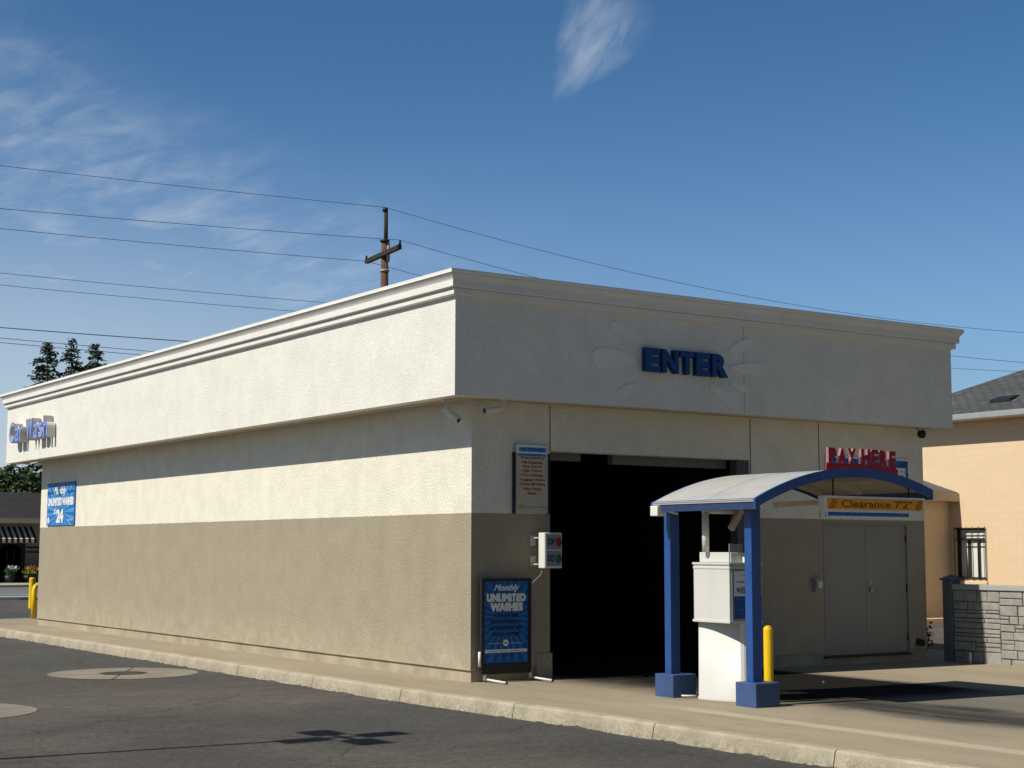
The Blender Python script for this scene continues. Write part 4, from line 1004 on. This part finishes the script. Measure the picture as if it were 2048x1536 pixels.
# ---------------------------------------------------------------- trees
def conifer(x, y, hgt, rad, label, seed, tb=.45):
    rnd = random.Random(seed)
    t = thing('redwood_tree', (x, y, GZ), label, 'tree', 'three tall narrow conifers far behind the roofline')
    bm = B(); tube(bm, [(x, y, GZ), (x+.1, y, hgt*.5), (x, y, hgt*.98)], .35, 8, r1=.03); obj('trunk', bm, 'bark', t)
    bm = B(); lev = hgt-.2
    while lev > hgt*tb*.5:
        tt = (hgt-lev)/hgt; rr = rad*min(1, (tt*2.6)**.75)*rnd.uniform(.7, 1.1)+.25
        nb = rnd.randint(5, 8)
        for b_ in range(nb):
            an = rnd.uniform(0, 6.283); L_ = rr*rnd.uniform(.65, 1.2)
            for s in range(int(L_*16)+5):
                q = rnd.uniform(.08, 1); p = Vector((x+math.cos(an)*L_*q, y+math.sin(an)*L_*q, lev-.35*L_*q*q+.12*L_*q+rnd.gauss(0, .10)))
                p += Vector((rnd.gauss(0, .16), rnd.gauss(0, .16), 0)); sz = rnd.uniform(.10, .22)
                a = Vector((math.cos(an), math.sin(an), rnd.uniform(-.6, .2))).normalized(); c_ = Vector((rnd.gauss(0, 1), rnd.gauss(0, 1), rnd.gauss(0, 1))).normalized().cross(a).normalized()
                bm.faces.new([bm.verts.new(p+a*sz*i+c_*sz*j*.5) for i, j in ((-1, 0), (0, -1), (1, 0), (0, 1))])
        lev -= rnd.uniform(.28, .5)
    obj('crown', bm, 'leafd', t)
def at(px_, py_, D):
    d = (f+r2*(px_-1024)/3108+u2*(768-py_)/3108); return Vector((-11.30, -17.72, 1.75))+d*D
for i, (px_, py_, lab) in enumerate(((97, 685, 'leftmost of the three conifers above the far roofline'), (144, 678, 'middle and tallest of the three conifers above the far roofline'), (191, 687, 'rightmost and thinnest of the three conifers above the far roofline'))):
    p = at(px_, py_, 150); conifer(p.x, p.y, p.z, (2.9, 3.0, 2.4)[i], lab, 11+i)
def broad(px_, D, topz, rad, label, seed, n=5200):
    rnd = random.Random(seed); p = at(px_, 1000, D); x, y = p.x, p.y
    t = thing('broadleaf_tree', (x, y, GZ), label, 'tree', 'dark broadleaf trees behind the shop')
    bm = B(); tube(bm, [(x, y, GZ), (x+.1, y, topz*.35), (x-.1, y, topz*.7)], .3, 8, r1=.1)
    for k in range(6):
        a = k*1.05; tube(bm, [(x, y, topz*(.3+.04*k)), (x+math.cos(a)*rad*.6, y+math.sin(a)*rad*.6, topz*(.55+.05*k))], .12, 6, r1=.03)
    obj('trunk', bm, 'bark', t)
    bm = B()
    for k in range(26):
        a = rnd.uniform(0, 6.283); q = rad*math.sqrt(rnd.random())*.85; zz = topz*rnd.uniform(.42, .86); cr = rad*rnd.uniform(.22, .4)
        sh = math.sqrt(max(.1, 1-((zz/topz-.6)/.42)**2))
        c_ = (x+math.cos(a)*q*sh, y+math.sin(a)*q*sh, min(zz, topz-cr*.7))
        for _ in range(n//26):
            v = Vector((rnd.gauss(0, 1), rnd.gauss(0, 1), rnd.gauss(0, 1))).normalized()*rnd.uniform(.6, 1.05)
            pp = Vector(c_)+Vector((v.x*cr, v.y*cr, v.z*cr*.75)); s = rnd.uniform(.10, .22)
            a_ = Vector((rnd.gauss(0, 1), rnd.gauss(0, 1), rnd.gauss(0, .6))).normalized(); b_ = a_.cross(Vector((rnd.gauss(0, 1), rnd.gauss(0, 1), 1))).normalized()
            bm.faces.new([bm.verts.new(pp+a_*s*i+b_*s*j*.6) for i, j in ((-1, 0), (0, -1), (1, 0), (0, 1))])
    obj('crown', bm, 'leafb', t)
broad(-35, 108, 9.4, 3.6, 'tallest dark tree behind the shop at the left picture edge', 3)
broad(30, 100, 6.9, 3.4, 'dark tree behind the shop under the fascia corner', 4)
broad(110, 102, 7.3, 3.6, 'dark tree behind the shop mostly hidden by the car wash', 5, 3000)

# ---------------------------------------------------------------- utility pole and lines
Ppos = Vector((12.85, 25.4, 0)); top = 12.74
t = thing('utility_pole', (Ppos.x, Ppos.y, GZ), 'weathered wooden utility pole with one crossarm rising behind the roof', 'utility pole')
bm = B(); tube(bm, [(Ppos.x, Ppos.y, GZ), (Ppos.x, Ppos.y, 11.65)], .19, 14, r1=.115); obj('pole', bm, 'wood', t)
bm = B(); tube(bm, [(Ppos.x+.02, Ppos.y-.02, 11.3), (Ppos.x+.02, Ppos.y-.02, 12.62)], .07, 10, r1=.065); obj('pole_extension', bm, 'darkwood', t)
bm = B(); tube(bm, [(Ppos.x+.07, Ppos.y-.1, 10.95), (Ppos.x+.07, Ppos.y-.1, 11.6)], .055, 10); obj('bracket_tube', bm, 'gutter', t)
bm = B(); tube(bm, [(Ppos.x, Ppos.y, 11.60), (Ppos.x, Ppos.y, 11.66)], .16, 10); tube(bm, [(Ppos.x, Ppos.y, 12.60), (Ppos.x, Ppos.y, 12.72)], .09, 10); obj('collar', bm, 'dmetal', t)
ad = (at(806, 495, 48.8)-at(742, 525, 51.2)); ad.z = 0; ad.normalize(); al = 1.42; az_ = 11.17
a0 = Ppos-ad*al; a1 = Ppos+ad*al
bm = B(); beam(bm, (a0.x-.13, a0.y-.1, az_), (a1.x-.13, a1.y-.1, az_), .12, .14); obj('crossarm', bm, 'darkwood', t)
bm = B(); tube(bm, [(Ppos.x, Ppos.y, 10.62), (Ppos.x, Ppos.y, 10.70)], .15, 10); obj('band', bm, 'gutter', t)
for q in (a0, a1, ):
    bm = B(); tube(bm, [(q.x-.13, q.y-.1, az_+.07), (q.x-.13, q.y-.1, az_+.16), (q.x-.13, q.y-.1, az_+.2)], .04, 8, r1=.03); obj('insulator', bm, 'dmetal', t)
wdir = Vector((-ad.y, ad.x, 0))
if wdir.x < 0: wdir = -wdir
def project_z(px_, py_, P0):
    """point of the vertical plane through P0 along wdir seen at the given pixel"""
    d = f+r2*(px_-1024)/3108+u2*(768-py_)/3108; nrm = Vector((-wdir.y, wdir.x, 0)); Cc = Vector((-11.30, -17.72, 1.75)); k = (P0-Cc).dot(nrm)/d.dot(nrm); q = Cc+d*k
    return (q-P0).dot(wdir), q.z
def wire(P0, z0, left, right, label, rad=.009, rs=None):
    pts = []
    tl, zl = project_z(*left, P0)
    sag = .0009
    if right:
        tr, zr = project_z(*right, P0)
    sl = (zl-z0)/(tl)  # slope left, negative tl
    for k in range(-30, 1):
        tt = k*1.6; pts.append((P0.x+wdir.x*tt, P0.y+wdir.y*tt, z0+sl*tt+sag*tt*(tt-tl)))
    if right:
        b2 = .0035; b1 = (zr-z0-b2*tr*tr)/tr
    else: b2 = .0035; b1 = -.19
    for k in range(1, 50):
        tt = k*1.6; pts.append((P0.x+wdir.x*tt, P0.y+wdir.y*tt, z0+b1*tt+b2*tt*tt))
    bm = B(); tube(bm, pts, rad, 5)
    tag(obj('power_line', bm, 'wire', base=(P0.x, P0.y, z0)), label, 'power line', 'overhead lines carried by the utility pole')
wire(Ppos, 12.74, (0, 331), (2048, 665), 'topmost overhead line meeting the very tip of the utility pole')
wire(a1+Vector((-.13, -.1, 0)), 11.38, (0, 417), (2048, 725), 'overhead line leaving the raised right end of the crossarm')
wire(a0+Vector((-.13, -.1, 0)), 11.38-.2, (0, 457), (2030, 743), 'overhead line leaving the lower left end of the crossarm')
for i, (zz, lf, lab, rad) in enumerate(((9.45, (0, 546), 'upper of the two faint overhead lines midway up the left sky', .008), (9.1, (0, 570), 'lower of the two faint overhead lines midway up the left sky', .008), (7.95, (0, 655), 'thick overhead line first above the conifer tops', .014), (7.45, (0, 676), 'upper of the paired overhead lines crossing the conifer tops', .009), (7.32, (0, 685), 'lower of the paired overhead lines crossing the conifer tops', .009))):
    wire(Ppos+Vector((-.2, -.12, 0)), zz, lf, None, lab, rad)

# ---------------------------------------------------------------- four-headed car park lamp whose shadow falls on the asphalt
tanE = 1.08; hl = 5.6
tip = Vector((-3.59, -3.25)); bx = tip.x-(hl-GZ)/tanE; by = tip.y+.07*(hl-GZ)/tanE
t = thing('car_park_lamp', (bx, by, GZ), 'four-headed car park lamp standing left of view, its crossed shadow lies on the asphalt', 'lamp post')
bm = B(); tube(bm, [(bx, by, GZ), (bx, by, hl)], .055, 12, r1=.035); obj('pole', bm, 'dmetal', t)
bm = B(); tube(bm, [(bx, by, GZ-.05), (bx, by, GZ+.5)], .22, 16); obj('pole_base', bm, 'kerb', t)
for k in range(4):
    a = R(2+90*k); d = Vector((math.cos(a), math.sin(a), 0)); c0 = Vector((bx, by, hl-.03))
    bm = B(); beam(bm, c0+d*.03, c0+d*.22, .05, .05); ar = obj('arm', bm, 'dmetal', t)
    bm = B(); beam(bm, c0+d*.22, c0+d*.70, .33, .09); hd = obj('lamp_head', bm, 'dmetal', t)
# litter
bm = B(); leafcloud(bm, (3.9, -2.6, 0.0), (.04, .03, .008), 5, .03, .1); tag(obj('paper_scrap', bm, 'blind', base=(3.9, -2.6, 0)), 'small white scrap of paper on the dark lane by the bay', 'litter')
